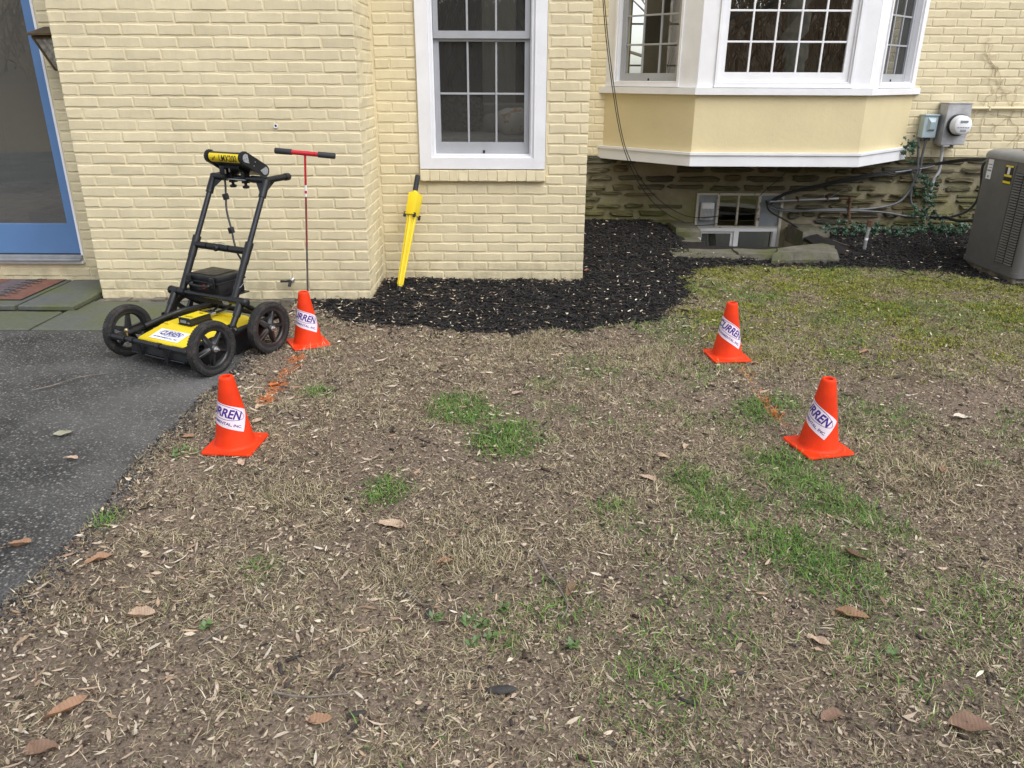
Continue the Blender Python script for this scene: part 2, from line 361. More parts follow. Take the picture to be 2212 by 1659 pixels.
def paintm(x,y):
    m=0
    for k,(a,b_) in enumerate(SEG):
        ab=b_-a; tt=np.clip(((x-a[0])*ab[0]+(y-a[1])*ab[1])/(ab@ab),0,1); dd=np.hypot(x-a[0]-tt*ab[0],y-a[1]-tt*ab[1])
        wv=(.026 if k==0 else .018)*(.35+1.3*vnoise(tt*9,tt*0+k,31)); m=np.maximum(m,(dd<wv)*(1.0 if k==0 else .22))
    return m*(fbm(x*28,y*28,33)>.33)
GP=[(990,880,.14,1),(1040,905,.12,1),(1095,945,.16,1),(1500,1035,.10,1),(1560,1095,.14,1),(1610,1130,.10,.8),(1700,1020,.16,1),(1780,1075,.13,1),(1840,1105,.12,.8),(1700,1180,.12,1),(1745,1215,.10,1),(1820,1245,.15,1),(1850,1190,.12,.6),(1930,1150,.10,.6),(688,850,.07,.9),(835,1060,.09,.7),(1085,1350,.10,.5),(1200,1320,.12,.5),(1330,1110,.10,.5),(1640,890,.12,.7),(1700,870,.10,.7),(1600,930,.09,.6),(1820,1000,.10,.5),(1640,640,.18,.6),(1800,690,.18,.5),(1430,1480,.18,.45),(1950,1400,.2,.45),(560,1230,.06,.5),(230,1125,.05,.8),(400,980,.06,.3),(1280,800,.2,.35),(1180,830,.1,.3),(2120,1330,.2,.5),(1520,1330,.2,.4),(1900,900,.25,.35)]
GPW=[(*G(a,b_)[:2],r*.9,s if s>.65 else s*.45) for a,b_,r,s in GP]
def greenm(x,y):
    g=0
    for a,b_,r,s in GPW: g=np.maximum(g,s*np.exp(-(((x-a)**2+((y-b_)*.85)**2)/(r*r*.90))**1.6))
    g=g*(.35+.65*sstep(.25,.5,fbm(x*9,y*9,41)))*(.6+.8*fbm(x*31,y*31,44)); g=np.maximum(g,.13*sstep(.48,.62,fbm(x*2.3,y*2.3,42))*sstep(-.6,1.2,x)*(fbm(x*9,y*9,43)>.45))
    return np.clip(g,0,1)
TF=[(*G(a,b_)[:2],r) for a,b_,r in((1405,765,.16),(1440,790,.12),(1960,1010,.16),(2020,1040,.18),(1650,760,.12),(1170,740,.15),(680,760,.10),(1010,1195,.16),(900,1230,.14),(640,1060,.12))]
def tuftm(x,y):
    g=0
    for a,b_,r in TF: g=np.maximum(g,np.exp(-((x-a)**2+(y-b_)**2)/(r*r)))
    return g
def mossm(x,y):
    return np.clip(sstep(.8,1.4,x)*sstep(3.3,4.7,y)*(.30+1.0*sstep(.36,.60,fbm(x*2.6,y*3.4,51)))*(.25+.9*sstep(.36,.64,fbm(x*9,y*9,52))),0,1)
def grid_lines(a,b_,step,far0,far1,n=26):
    core=np.arange(a,b_+step*.5,step); lo=a-np.geomspace(step*2,a-far0,n)[::1]; hi=b_+np.geomspace(step*2,far1-b_,n)
    return np.concatenate([lo[::-1],core,hi])
gx=grid_lines(-1.7,4.7,.021,-60,60); gy=grid_lines(.6,7.28,.021,-70,40)
X,Y=np.meshgrid(gx,gy); Z=ground_h(X,Y); nx_,ny_=len(gx),len(gy)
mm=mulch(X,Y); gm=greenm(X,Y); ms=mossm(X,Y); pm=paintm(X,Y)
soil=np.array([.185,.142,.106]); c=np.ones(X.shape+(3,))*soil
tone=fbm(X*1.7,Y*1.7,61); c*=(.62+.45*tone+.45*fbm(X*17,Y*17,62))[...,None]
c=c*(1-.7*ms[...,None])+np.array([.20,.21,.035])*.7*ms[...,None]*(1.0)
c=c*(1-.75*gm[...,None])+np.array([.055,.10,.022])*.75*gm[...,None]
mf=sum(mulch(X+a,Y+b_).astype(float) for a,b_ in((0,0),(.05,.02),(-.05,.03),(.02,-.06),(-.03,.07),(.09,-.03),(-.08,-.05),(0,.12),(0,-.11)))/9
mf=(mf>.12+.76*fbm(X*30,Y*30,91))[...,None]; c=np.where(mf,np.array([.022,.019,.018]),c)
c=c*(1-.75*pm[...,None])+np.array([.55,.17,.05])*.6*pm[...,None]
c=np.where((Y<-3)[...,None],np.array([.24,.185,.12]),c)
idx=np.arange(nx_*ny_).reshape(ny_,nx_)
fc=np.stack([idx[:-1,:-1],idx[:-1,1:],idx[1:,1:],idx[1:,:-1]],-1)
xc=(X[:-1,:-1]+X[1:,1:])/2; yc=(Y[:-1,:-1]+Y[1:,1:])/2
keep=~((xc>1.64)&(xc<2.56)&(yc>6.46)&(yc<7.45))
me=npmesh('ground',np.stack([X.ravel(),Y.ravel(),Z.ravel()],1),fc[keep],c.reshape(-1,3),m_soil)
me.polygons.foreach_set('use_smooth',np.ones(len(me.polygons),bool))
tag(put('ground',me,None),None,None,kind='structure')

# driveway: one asphalt sheet with a crumbling edge
ys=np.linspace(-14,4.17,420); ex=drive_edge(ys)+(fbm(ys*40,ys*0,6)-.5)*.03
rows=[]; 
cols_=[-14.,-6.,-3.5,-2.2,-1.7]
for yy,e in zip(ys,ex):
    for q in cols_: rows.append((q,yy,.002+(fbm(q*1.1,yy*1.1,8)-.5)*.012*(q<-1.6)))
    rows.append((e,yy,.001)); rows.append((e+.022,yy,-.045))
k=len(cols_)+2; ii=np.arange(len(ys)*k).reshape(len(ys),k)
ff=np.stack([ii[:-1,:-1],ii[:-1,1:],ii[1:,1:],ii[1:,:-1]],-1).reshape(-1,4)
tag(put('driveway',npmesh('driveway',np.array(rows,float),ff,None,m_asph),None),None,None,kind='structure')

# flagstone patio: bedding + stones in two levels
m_dirtjoint=M('dirty_joint',(.035,.034,.022),.95,var=.4,vs=20,bmp=.6)
pat=obj('patio',MB().box(-6,-1.5,4.19,4.86,-.06,-.012).box(-6,-2.69,4.58,5.249,-.05,.012),m_dirtjoint); tag(pat,None,None,kind='structure')
def flag(x0,x1,y0,y1,z0,z1):
    g=.011; n=[]
    for (a,b_,c_,d_) in((x0+g,y0+g,x1-g,y0+g),(x1-g,y0+g,x1-g,y1-g),(x1-g,y1-g,x0+g,y1-g),(x0+g,y1-g,x0+g,y0+g)):
        for t_ in (0,.25,.5,.75): n.append((a+(c_-a)*t_+random.uniform(-.004,.004),b_+(d_-b_)*t_+random.uniform(-.004,.004)))
    cx=(x0+x1)/2;cy=(y0+y1)/2; m=len(n)
    ins=[(cx+(p[0]-cx)*(1-.008/abs(x1-x0)*2),cy+(p[1]-cy)*(1-.008/abs(y1-y0)*2)) for p in n]
    v=[(*p,z0) for p in n]+[(*p,z1-.006) for p in n]+[(*p,z1) for p in ins]
    f=[(i,(i+1)%m,m+(i+1)%m,m+i) for i in range(m)]+[(m+i,m+(i+1)%m,2*m+(i+1)%m,2*m+i) for i in range(m)]+[tuple(range(2*m,3*m))]
    obj('flagstone',MB().add(v,f),m_flag,pat)
for a,b_ in((-6,-5.1),(-5.1,-4.2),(-4.2,-3.25),(-3.25,-2.76),(-2.76,-1.86),(-1.86,-1.5)): flag(a,b_,4.185,4.566 if b_<-2.7 else 4.80,-.011,.006)
for a,b_ in((-6,-5.2),(-5.2,-4.1),(-4.1,-3.06),(-3.06,-2.69)): flag(a,b_,4.562,5.247,.0075,.036)

# ------------------------------------------------------------------ scattered lawn and mulch (uncountable)
def sample(n,x0=-1.6,x1=4.9,y0=.75,y1=6.0):
    x=rng.uniform(x0,x1,n*2); y=rng.uniform(y0,y1,n*2); k=np.abs(x)<.62*y+.75; return x[k][:n],y[k][:n]
def on_lawn(x,y): return (x>drive_edge(y)+.005)&~mulch(x,y)&~((x<-1.45)&(y>4.1))
def clear_cones(x,y,r=.105):
    k=np.ones(len(x),bool)
    for a,b_,_ in CONES: k&=np.hypot(x-a,y-b_)>r
    return k
def blades(name,x,y,l,wd,el,col,bend,label,cat):
    n=len(x); az=rng.uniform(0,2*math.pi,n); z=ground_h(x,y)-.002
    d1=np.stack([np.cos(az)*np.cos(el),np.sin(az)*np.cos(el),np.sin(el)],1)
    e2=el-bend; az2=az+rng.normal(0,.5,n); d2=np.stack([np.cos(az2)*np.cos(e2),np.sin(az2)*np.cos(e2),np.sin(e2)],1)
    s=np.stack([-np.sin(az),np.cos(az),rng.normal(0,.4,n)],1)*(wd/2)[:,None]
    p0=np.stack([x,y,z],1); p1=p0+d1*(l*.5)[:,None]; p2=p1+d2*(l*.5)[:,None]
    p2[:,2]=np.maximum(p2[:,2],z+.002)
    V=np.stack([p0-s,p0+s,p1-s*.9,p1+s*.9,p2],1).reshape(-1,3)
    b0=np.arange(n)[:,None]*5; Fc=np.concatenate([b0+np.array([0,1,2]),b0+np.array([1,3,2]),b0+np.array([2,3,4])],1).reshape(-1,3)
    cc=np.repeat(col,5,0); o=put(name,npmesh(name,V,Fc,cc,m_blade),None); return tag(o,label,cat,kind='stuff')
def pick(pal,n,jit=.2):
    pal=np.array(pal); c=pal[rng.integers(0,len(pal),n)]; return c*rng.uniform(1-jit,1+jit,(n,1))
# dead straw
x,y=sample(800000); dens=sstep(.34,.60,fbm(x*2.2,y*2.2,71))*.75+.20; dens*=.30+1.0*sstep(.3,.7,fbm(x*10,y*10,72)); dens=np.clip(dens+.5*tuftm(x,y),0,1)
k=on_lawn(x,y)&(rng.random(len(x))<dens)&clear_cones(x,y); x,y=x[k],y[k]; n=len(x)
col=pick([(.50,.41,.265),(.40,.32,.205),(.28,.21,.135),(.60,.52,.375),(.16,.115,.075),(.33,.30,.17),(.08,.058,.042),(.22,.22,.11),(.44,.37,.22)],n)
gk=np.clip(mossm(x,y)*.5+.45*sstep(.8,1.6,x)*sstep(3.2,4.6,y),0,.8); col=col*(1-gk[:,None])+np.array([.22,.235,.075])*gk[:,None]
pk=paintm(x,y)>rng.random(n)*.8; col[pk]=pick([(.78,.22,.05),(.62,.15,.03),(.82,.30,.10)],pk.sum())
blades('dry_grass',x,y,rng.uniform(.012,.046,n)*(1+.5*tuftm(x,y)),rng.uniform(.0011,.0026,n),np.abs(rng.normal(.28,.28,n))+.3*tuftm(x,y),col,rng.normal(.25,.4,n),'short dead straw-coloured grass lying over the whole lawn','grass')
# green grass
x,y=sample(620000); g=greenm(x,y)**.85; k=on_lawn(x,y)&(rng.random(len(x))<g*.95)&clear_cones(x,y); x,y=x[k],y[k]; n=len(x)
col=pick([(.12,.24,.04),(.09,.19,.033),(.16,.29,.055),(.06,.13,.037),(.19,.26,.07)],n); pk=(paintm(x,y)>0)&(rng.random(n)<.6); col[pk]=(.6,.17,.04)
blades('green_grass',x,y,rng.uniform(.022,.055,n),rng.uniform(.0014,.0030,n),rng.uniform(.3,1.2,n),col,rng.uniform(.1,1.1,n),'fresh green grass tufts growing in patches on the lawn','grass')
# moss: tiny dense tips
x,y=sample(420000,.8,4.9,3.4,5.95); k=on_lawn(x,y)&(rng.random(len(x))<mossm(x,y)*.62)&clear_cones(x,y); x,y=x[k],y[k]; n=len(x)
blades('moss',x,y,rng.uniform(.010,.024,n),rng.uniform(.003,.006,n),rng.uniform(.2,1.2,n),pick([(.26,.27,.03),(.31,.31,.04),(.18,.20,.035),(.13,.15,.04)],n),rng.normal(.2,.3,n),'yellow-green moss creeping over the lawn beside the mulch bed','moss')
def boxes(name,c,dim,yaw,pit,rol,col,mat,label,cat,taper=.55):
    n=len(c); u=np.array([(-1,-1,-1),(-1,1,-1),(-1,1,1),(-1,-1,1),(1,-1,-1),(1,1,-1),(1,1,1),(1,-1,1)],float)*.5
    tp=np.ones((n,8)); tp[:,4:]=rng.uniform(taper,1,(n,1)); tp[:,:4]=rng.uniform(taper,1,(n,1))
    P=u[None]*dim[:,None,:]; P[:,:,1]*=tp; P[:,:,2]*=tp
    def rot(P,a,i,j):
        ca,sa=np.cos(a)[:,None],np.sin(a)[:,None]; A=P[:,:,i]*ca-P[:,:,j]*sa; B=P[:,:,i]*sa+P[:,:,j]*ca; P=P.copy();P[:,:,i]=A;P[:,:,j]=B; return P
    P=rot(P,rol,1,2);P=rot(P,pit,0,2);P=rot(P,yaw,0,1); V=(P+c[:,None,:]).reshape(-1,3)
    q=np.array([(0,1,2,3),(4,7,6,5),(0,4,5,1),(3,2,6,7),(0,3,7,4),(1,5,6,2)]); Fc=(np.arange(n)[:,None,None]*8+q[None]).reshape(-1,4)
    o=put(name,npmesh(name,V,Fc,np.repeat(col,8,0),mat),None); return tag(o,label,cat,kind='stuff')
def loose_mulch(x,y):
    a=rng.normal(0,.14,len(x)); b_=rng.normal(0,.14,len(x)); return (mulch(x,y)&(rng.random(len(x))<.95))|(mulch(x+a,y+b_)&(rng.random(len(x))<.35))
def chips(n,x0,x1,y0,y1,pick_):
    x=rng.uniform(x0,x1,n);y=rng.uniform(y0,y1,n);k=pick_(x,y);x,y=x[k],y[k];return x,y
well=lambda x,y:(x>1.45)&(x<2.80)&(y>6.10)
ac=lambda x,y:(x>3.52)&(y>5.32)&(y<6.02)
x,y=chips(88000,-1.5,5.2,3.9,7.24,lambda x,y:loose_mulch(x,y)&~well(x,y)&~ac(x,y)&~((x<.52)&(y>5.40))&~((x<-.9)&(y>4.85))); n=len(x)
ln=rng.gamma(3.5,.0085,n)+.010
c=np.stack([x,y,ground_h(x,y)+rng.uniform(-.002,.013,n)],1)
boxes('mulch_chips',c,np.stack([ln,rng.uniform(.004,.011,n),rng.uniform(.002,.006,n)],1),rng.uniform(0,6.3,n),rng.normal(0,.24,n),rng.normal(0,.5,n),pick([(.018,.017,.017),(.028,.026,.025),(.013,.013,.013),(.045,.036,.030),(.022,.021,.021),(.036,.034,.034)],n,.35),m_chip,'black shredded bark mulch spread along the house wall','mulch')
x,y=sample(2600); k=on_lawn(x,y)&clear_cones(x,y,.15)&(rng.random(len(x))<.30+.5*fbm(x*2,y*2,81)); x,y=x[k],y[k]; n=len(x)
ln=rng.gamma(3,.0065,n)+.006
boxes('bark_bits',np.stack([x,y,ground_h(x,y)+.006],1),np.stack([ln,rng.uniform(.004,.012,n),rng.uniform(.003,.006,n)],1),rng.uniform(0,6.3,n),rng.normal(0,.15,n),rng.normal(0,.4,n),pick([(.045,.038,.034),(.075,.065,.06),(.10,.075,.055),(.18,.145,.11),(.06,.042,.03)],n,.3),m_chip,'dark bark bits strewn through the lawn','bark')
# fine gravel grit on soil
def lens(name,x,y,l,wd,col,label,cat,lift=.007,roll=.5):
    n=len(x); az=rng.uniform(0,6.3,n); z=ground_h(x,y)+lift*rng.uniform(.6,1.8,n); a=np.stack([np.cos(az),np.sin(az),rng.normal(0,.16,n)],1); rr=rng.normal(0,roll,n)
    s=np.stack([-np.sin(az)*np.cos(rr),np.cos(az)*np.cos(rr),np.sin(rr)],1); up=rng.uniform(-.10,.16,n)*l
    p=np.stack([x,y,z],1); A=a*(l/2)[:,None]; S=s*(wd/2)[:,None]; U=np.stack([0*x,0*x,up],1)
    V=np.stack([p-A+U,p-A*.35-S,p-A*.35+S,p+A*.35-S*.9,p+A*.35+S*.9,p+A+U],1).reshape(-1,3)
    b0=np.arange(n)[:,None]*6; Fc=np.concatenate([b0+np.array(q) for q in((0,1,2),(1,3,2),(2,3,4),(3,5,4))],1).reshape(-1,3)
    o=put(name,npmesh(name,V,Fc,np.repeat(col,6,0),m_leafv),None); return tag(o,label,cat,kind='stuff')
x,y=sample(13500); dn=.25+.75*sstep(.4,-1.6,(x-.2*y))*1.0+.25*(y<2.2); k=((x>drive_edge(y)+.01)|(rng.random(len(x))<.012))&clear_cones(x,y)&~well(x,y)&(rng.random(len(x))<dn*.62)&~((y>4.1)&(x<-1.4)); x,y=x[k],y[k]; n=len(x)
lens('small_leaves',x,y,rng.gamma(4,.0058,n)+.006,rng.uniform(.0035,.0095,n),pick([(.58,.49,.37),(.50,.39,.28),(.64,.57,.46),(.42,.30,.20),(.33,.22,.15),(.54,.45,.32),(.46,.36,.27)],n,.22),'small pale willow-shaped dead leaves littering the ground','leaves')
x,y=chips(1400,-1.2,4.5,4.2,7.2,lambda x,y:mulch(x,y)&~well(x,y)&~ac(x,y)&~((x<.52)&(y>5.38))); n=len(x)
lens('mulch_leaves',x,y,rng.uniform(.012,.04,n),rng.uniform(.004,.009,n),pick([(.55,.47,.34),(.42,.34,.22),(.60,.55,.42),(.25,.17,.10)],n,.2),'tiny pale dead leaves sprinkled over the black mulch','leaves',.022)
x,y=sample(190000); k=on_lawn(x,y)&clear_cones(x,y)&(rng.random(len(x))<.6); x,y=x[k],y[k]; n=len(x)
lens('leaf_crumbs',x,y,rng.uniform(.005,.016,n),rng.uniform(.003,.008,n),pick([(.34,.26,.19),(.20,.14,.10),(.50,.41,.31),(.075,.05,.036),(.26,.19,.14),(.04,.028,.022)],n,.25),'crumbled brown leaf bits covering the soil','leaves',.004,.35)
x=rng.uniform(-1.385,-1.2,2600);y=rng.uniform(.7,4.1,2600);x=drive_edge(y)+np.abs(rng.normal(0,.05,2600)); n=len(x)
boxes('edge_gravel',np.stack([x,y,ground_h(x,y)+.003],1),np.stack([rng.uniform(.004,.012,n)]*3,1)*rng.uniform(.6,1,(n,3)),rng.uniform(0,6,n),rng.normal(0,.5,n),rng.normal(0,.5,n),pick([(.06,.06,.06),(.12,.115,.11),(.17,.15,.13),(.03,.03,.03)],n),m_chip,'loose grey grit along the crumbling driveway edge','gravel')

# ================================================================== BRICKWORK
def brick_mesh(w_,h_,d_,sd):
    r=random.Random(sd); pts=[]
    def edge(a,b_,n):
        for i in range(n): t_=i/n; pts.append((a[0]+(b_[0]-a[0])*t_,a[1]+(b_[1]-a[1])*t_))
    hx,hz=w_/2,h_/2; edge((-hx,-hz),(hx,-hz),4);edge((hx,-hz),(hx,hz),2);edge((hx,hz),(-hx,hz),4);edge((-hx,hz),(-hx,-hz),2)
    pts=[(p[0]+r.uniform(-.0022,.0018)*np.sign(p[0]+1e-9),p[1]+r.uniform(-.0022,.0012)*np.sign(p[1]+1e-9)) for p in pts]; n=len(pts)
    bv=.0036; ins=[(p[0]-bv*(abs(p[0])>hx*.9)*np.sign(p[0])*r.uniform(.7,1.4),p[1]-bv*(abs(p[1])>hz*.85)*np.sign(p[1])*r.uniform(.6,1.5)) for p in pts]
    ty=r.uniform(-.0012,.0012)
    v=[(p[0],r.uniform(0,.001)+ty*p[1]/hz,p[1]) for p in ins]+[(p[0],bv,p[1]) for p in pts]+[(p[0],d_,p[1]) for p in pts]
    f=[tuple(range(n))]+[(i,(i+1)%n,n+(i+1)%n,n+i) for i in range(n)]+[(n+i,n+(i+1)%n,2*n+(i+1)%n,2*n+i) for i in range(n)]
    me=MB().add(v,f).mesh('brick'); 
    me.materials.append(m_brick); return me
BL,BH,JT=.2085,.0655,.0105
BR=[brick_mesh(BL-JT,BH-JT,.08,i) for i in range(7)]
BRH=[brick_mesh(BL/2-JT,BH-JT,.19,i+50) for i in range(5)]
PROUD=.0048
def lay(parent,x0,x1,z,Yf,phase,skip=None,rotz=0,origin=None,pitch=BH,ends=True,extra=None):
    """one course of bricks from x0 to x1 at height z; face at Yf; rotz turns the course about origin for return walls"""
    x=x0-(BL/2 if phase else 0)
    while x<x1-.012:
        a=max(x,x0); b_=min(x+BL,x1); x+=BL
        segs=[(a,b_)]
        if skip:
            for s0,s1,sz0,sz1 in skip:
                if sz0<z+pitch/2<sz1: segs=[q for (p0,p1) in segs for q in((p0,min(p1,s0)),(max(p0,s1),p1))]
        for p0,p1 in segs:
            w_=p1-p0
            if w_<.03: continue
            half=w_<BL*.62; me=random.choice(BRH if half else BR); full=(BL/2 if half else BL)-JT
            ctr=((p0+p1)/2,Yf-PROUD+random.uniform(-.0016,.0016),z+pitch/2)
            o=put('brick',me,None,parent,scale=((w_-JT)/full,1,(pitch-JT)/(BH-JT)))
            if rotz:
                o.location=(origin[0]+PROUD+random.uniform(-.0016,.0016),origin[1]+(p0+p1)/2,z+pitch/2); o.rotation_euler=(random.uniform(-.01,.01),0,rotz)
            else:
                o.location=ctr; o.rotation_euler=(random.uniform(-.012,.012),random.uniform(-.008,.008),random.uniform(-.006,.006))
TOPZ=1.93
# chimney breast
CXL,CXR,CYF=-2.677,-.915,4.87
chim=thing('chimney','broad yellow painted brick chimney breast between the blue door and the sash window','chimney',((CXL+CXR)/2,CYF,0),world=True)
obj('mortar_core',MB().box(CXL+.008,CXR-.008,CYF,5.60,-.15,TOPZ+.03),m_mortar,chim)
obj('upper_stack',MB().box(CXL+.002,CXR-.002,CYF-.005,5.60,TOPZ+.03,6.2),m_brick,chim)
ftv=MB()
for i in range(20):
    a=CXL-.03+i*(CXR-CXL)/20*.86; ftv.box(a,a+.08+random.uniform(0,.01),CYF-.075-random.uniform(-.02,.015),CYF+.004,-.08,.004+random.uniform(-.006,.012))
obj('footing',ftv,m_concrete,chim)
nc=int((TOPZ)/BH)+1
for i in range(nc):
    z=-.004+i*BH
    lay(chim,CXL,CXR,z,CYF,i%2)
    lay(chim,(.10 if i%2==0 else .205),5.42-CYF-.002,z,0,0,rotz=R(90),origin=(CXR-.008,CYF))
# ------------------------------------------------------------------ house
HYW,HYR,HYD=5.42,7.25,5.25
house=thing('house','cream-yellow brick house with white trimmed windows and a stone foundation','house',(1.2,6.3,0),world=True)
# window wall
WX0,WX1=-.633,.22; WZ0,WZ1=.774,2.12           # outer casing of sash window
wall=obj('brick_wall',MB().box(CXR,WX0,HYW,HYW+.2,-.2,2.6).box(WX1,.502,HYW,HYW+.2,-.2,2.6).box(WX0,WX1,HYW,HYW+.2,-.2,WZ0-.004).box(WX0,WX1,HYW,HYW+.2,WZ1,2.6).box(.30,.502,HYW+.2,HYR,-.2,2.6),m_mortar,house)
SILL0=.693
PW=.0667
for i in range(29):
    z=.0+i*PW
    sk=[(WX0-.002,WX1+.002,WZ0-.01,WZ1)]
    if z<WZ0 and z+PW>SILL0-.02: sk=[(WX0-.002,WX1-.0,SILL0-.03,WZ0+.02)]
    lay(wall,CXR+.006,.508,z,HYW,i%2,skip=sk,pitch=PW)
# rowlock sill under the window
nb=13
for i in range(nb):
    a=WX0+(WX1-WX0)*i/nb; ww=(WX1-WX0)/nb
    put('sill_brick',BRH[i%5],None,wall,loc=(a+ww/2,HYW-.034+random.uniform(-.003,.003),(SILL0+WZ0-.006)/2),rot=(R(-5)+random.uniform(-.02,.02),random.uniform(-.02,.02),0),scale=((ww-.004)/(BL/2-JT),1,(WZ0-.006-SILL0)/(BH-JT)))
obj('sill_bed',MB().box(WX0+.004,WX1-.004,HYW-.029,HYW,SILL0+.004,WZ0-.008),m_mortar,wall)
obj('corner_joint',MB().box(CXR-.009,CXR+.007,HYW-.012,HYW+.002,-.05,2.0),m_mortar,wall)
# right wall above foundation and the strip left of the bay
FT=.70
walls_=obj('brick_wall',MB().box(.502,1.0,HYR,HYR+.2,FT,2.6),m_mortar,house); wallr=obj('brick_wall',MB().box(3.4,6.5,HYR,HYR+.2,FT,2.6),m_mortar,house)
for i in range(19):
    z=FT+.004+i*PW
    lay(walls_,.51,.83,z,HYR,i%2,pitch=PW); lay(wallr,3.47,5.05,z,HYR,(i+1)%2,pitch=PW)
# door wall
walld=obj('brick_wall',MB().box(-2.955,CXL+.2,HYD,HYD+.3,-.05,2.6).box(-6,-2.955,HYD,HYD+.3,-.05,.165).box(-6,-4.05,HYD,HYD+.3,.165,2.6),m_mortar,house)
for i in range(29):
    z=.052+i*PW*.96
    lay(walld,-2.952 if z+.05>.165 else -4.6,CXL+.15,z,HYD,i%2,pitch=PW*.96)
# plain upper storeys and roof edge above the picture
obj('upper_wall',MB().box(CXR,.502,HYW-.003,HYW+.2,2.6,5.6).box(.502,6.5,HYR-.003,HYR+.2,2.6,5.6).box(-6,CXL,HYD-.003,HYD+.3,2.6,5.6).box(.302,.499,HYW+.2,HYR,2.6,5.6).box(-6,6.5,7.5,11.2,2.62,2.8),m_stucco,house)
# rubble foundation
fnd=obj('foundation_wall',MB().box(.49,1.70,HYR+.012,HYR+.25,-.5,FT).box(2.50,6.5,HYR+.012,HYR+.25,-.5,FT).box(1.70,2.50,HYR+.012,HYR+.25,.372,FT),m_smort,house)
def rubble(cx,cz,w_,h_,y,proud):
    n=14; pts=[]
    for i in range(n):
        a=2*math.pi*i/n; ca,sa=math.cos(a),math.sin(a)
        px=(abs(ca)**.36)*np.sign(ca)*w_/2; pz=(abs(sa)**.40)*np.sign(sa)*h_/2
        pts.append((cx+px*random.uniform(.80,1.05),cz+pz*random.uniform(.55,1.12)))
    c2=(cx,cz); ins=[(c2[0]+(p[0]-c2[0])*random.uniform(.82,.93),c2[1]+(p[1]-c2[1])*random.uniform(.6,.8)) for p in pts]
    v=[(*(p[0],y+.03),p[1]) for p in pts]+[(p[0],y-proud*.3,p[1]) for p in pts]+[(p[0],y-proud*random.uniform(.75,1.25),p[1]) for p in ins]
    v=[(a[0],a[1],a[2]) for a in v]; k=len(v); v.append((cx,y-proud,cz))
    f=[(i,(i+1)%n,n+(i+1)%n,n+i) for i in range(n)]+[(n+i,n+(i+1)%n,2*n+(i+1)%n,2*n+i) for i in range(n)]+[(2*n+i,2*n+(i+1)%n,k) for i in range(n)]
    obj('stone',MB().add(v,f),m_stone,fnd)
z=-.05
while z<FT-.02:
    hh=random.uniform(.036,.074); x=.47+random.uniform(0,.15)
    if z<.37<z+hh+.02: hh=max(.03,.37-z-.014)
    if z+hh>FT-.004: hh=FT-.006-z
    while x<5.0:
        ww=random.uniform(.15,.42)
        if hh>.05 and random.random()<.2: ww*=.6
        if random.random()<.96 and not(x+ww>1.69 and x<2.52 and z<.37) and hh>.025:
            rubble(x+ww/2,z+hh/2+random.uniform(-.008,.008),ww,hh*random.uniform(.75,1.05),HYR+.014,random.uniform(.016,.042))
        x+=ww+random.uniform(.010,.040)
    z+=hh+random.uniform(.008,.020)

# ------------------------------------------------------------------ sash window
yz=lambda y,Y=5.47:W(1040,y,Y)[2]
cw=.078
win=obj('window',MB().frame(WX0+.003,WX1-.003,WZ0,WZ1,cw,cw,.072,cw,HYW-.022,HYW+.05),m_white,house)
ix0,ix1=WX0+cw+.003,WX1-cw-.003; iz0=WZ0+.072
obj('inner_frame',MB().frame(ix0+.0005,ix1-.0005,iz0+.0005,WZ1-cw,.020,.020,.016,.02,HYW-.008,HYW+.09),m_white,win)
obj('stop_bead',MB().frame(ix0+.0205,ix1-.0205,iz0+.017,WZ1-cw-.021,.009,.009,.006,.009,HYW+.018,HYW+.088),m_white,win)
sx0,sx1=ix0+.031,ix1-.031; sz0=iz0+.024; zmeet=yz(91.7); 
def sash(par,x0,x1,z0,z1,st,rb,rt,y,cols,rows,mat,mw=.013,gm=None,yo=.0,name='sash',mt=None):
    m=MB().frame(x0,x1,z0,z1,st,st,rb,rt,y,y+.032); s_=obj(name,mt(m),mat,par) if mt else obj(name,m,mat,par)
    a0,a1,c0,c1=x0+st,x1-st,z0+rb,z1-rt
    for i in range(1,cols):
        q=a0+(a1-a0)*i/cols; mb=MB().box(q-mw/2,q+mw/2,y+.006,y+.024,c0,c1,.003); obj('muntin',mt(mb) if mt else mb,mat,par)
    for zz in rows:
        if c0<zz<c1: mb=MB().box(a0,a1,y+.0075,y+.0225,zz-mw/2,zz+mw/2,.003); obj('muntin',mt(mb) if mt else mb,mat,par)
    zs=[c0]+[r for r in rows if c0<r<c1]+[c1]
    for i in range(cols):
        for j in range(len(zs)-1):
            p0=a0+(a1-a0)*i/cols;p1=a0+(a1-a0)*(i+1)/cols; tl=random.uniform(-.0008,.0008)
            mb=MB().add([(p0,y+.015+tl,zs[j]),(p1,y+.015-tl,zs[j]),(p1,y+.015,zs[j+1]),(p0,y+.015,zs[j+1])],[(0,1,2,3)])
            obj('pane',mt(mb) if mt else mb,gm or m_glass,par)
sash(win,sx0,sx1,sz0,yz(84),.034,yz(307)-sz0,.016,HYW+.042,3,[yz(202.5)],m_sash,gm=m_screen)
sash(win,sx0+.002,sx1-.002,yz(84)+.0015,WZ1-cw-.035,.032,.045,.03,HYW+.02,3,[yz(76)+.27],m_sash,gm=m_screen)
obj('lift_latch',MB().box(-.205,-.190,HYW+.036,HYW+.046,sz0+.002,sz0+.022,.002),m_dark,win)
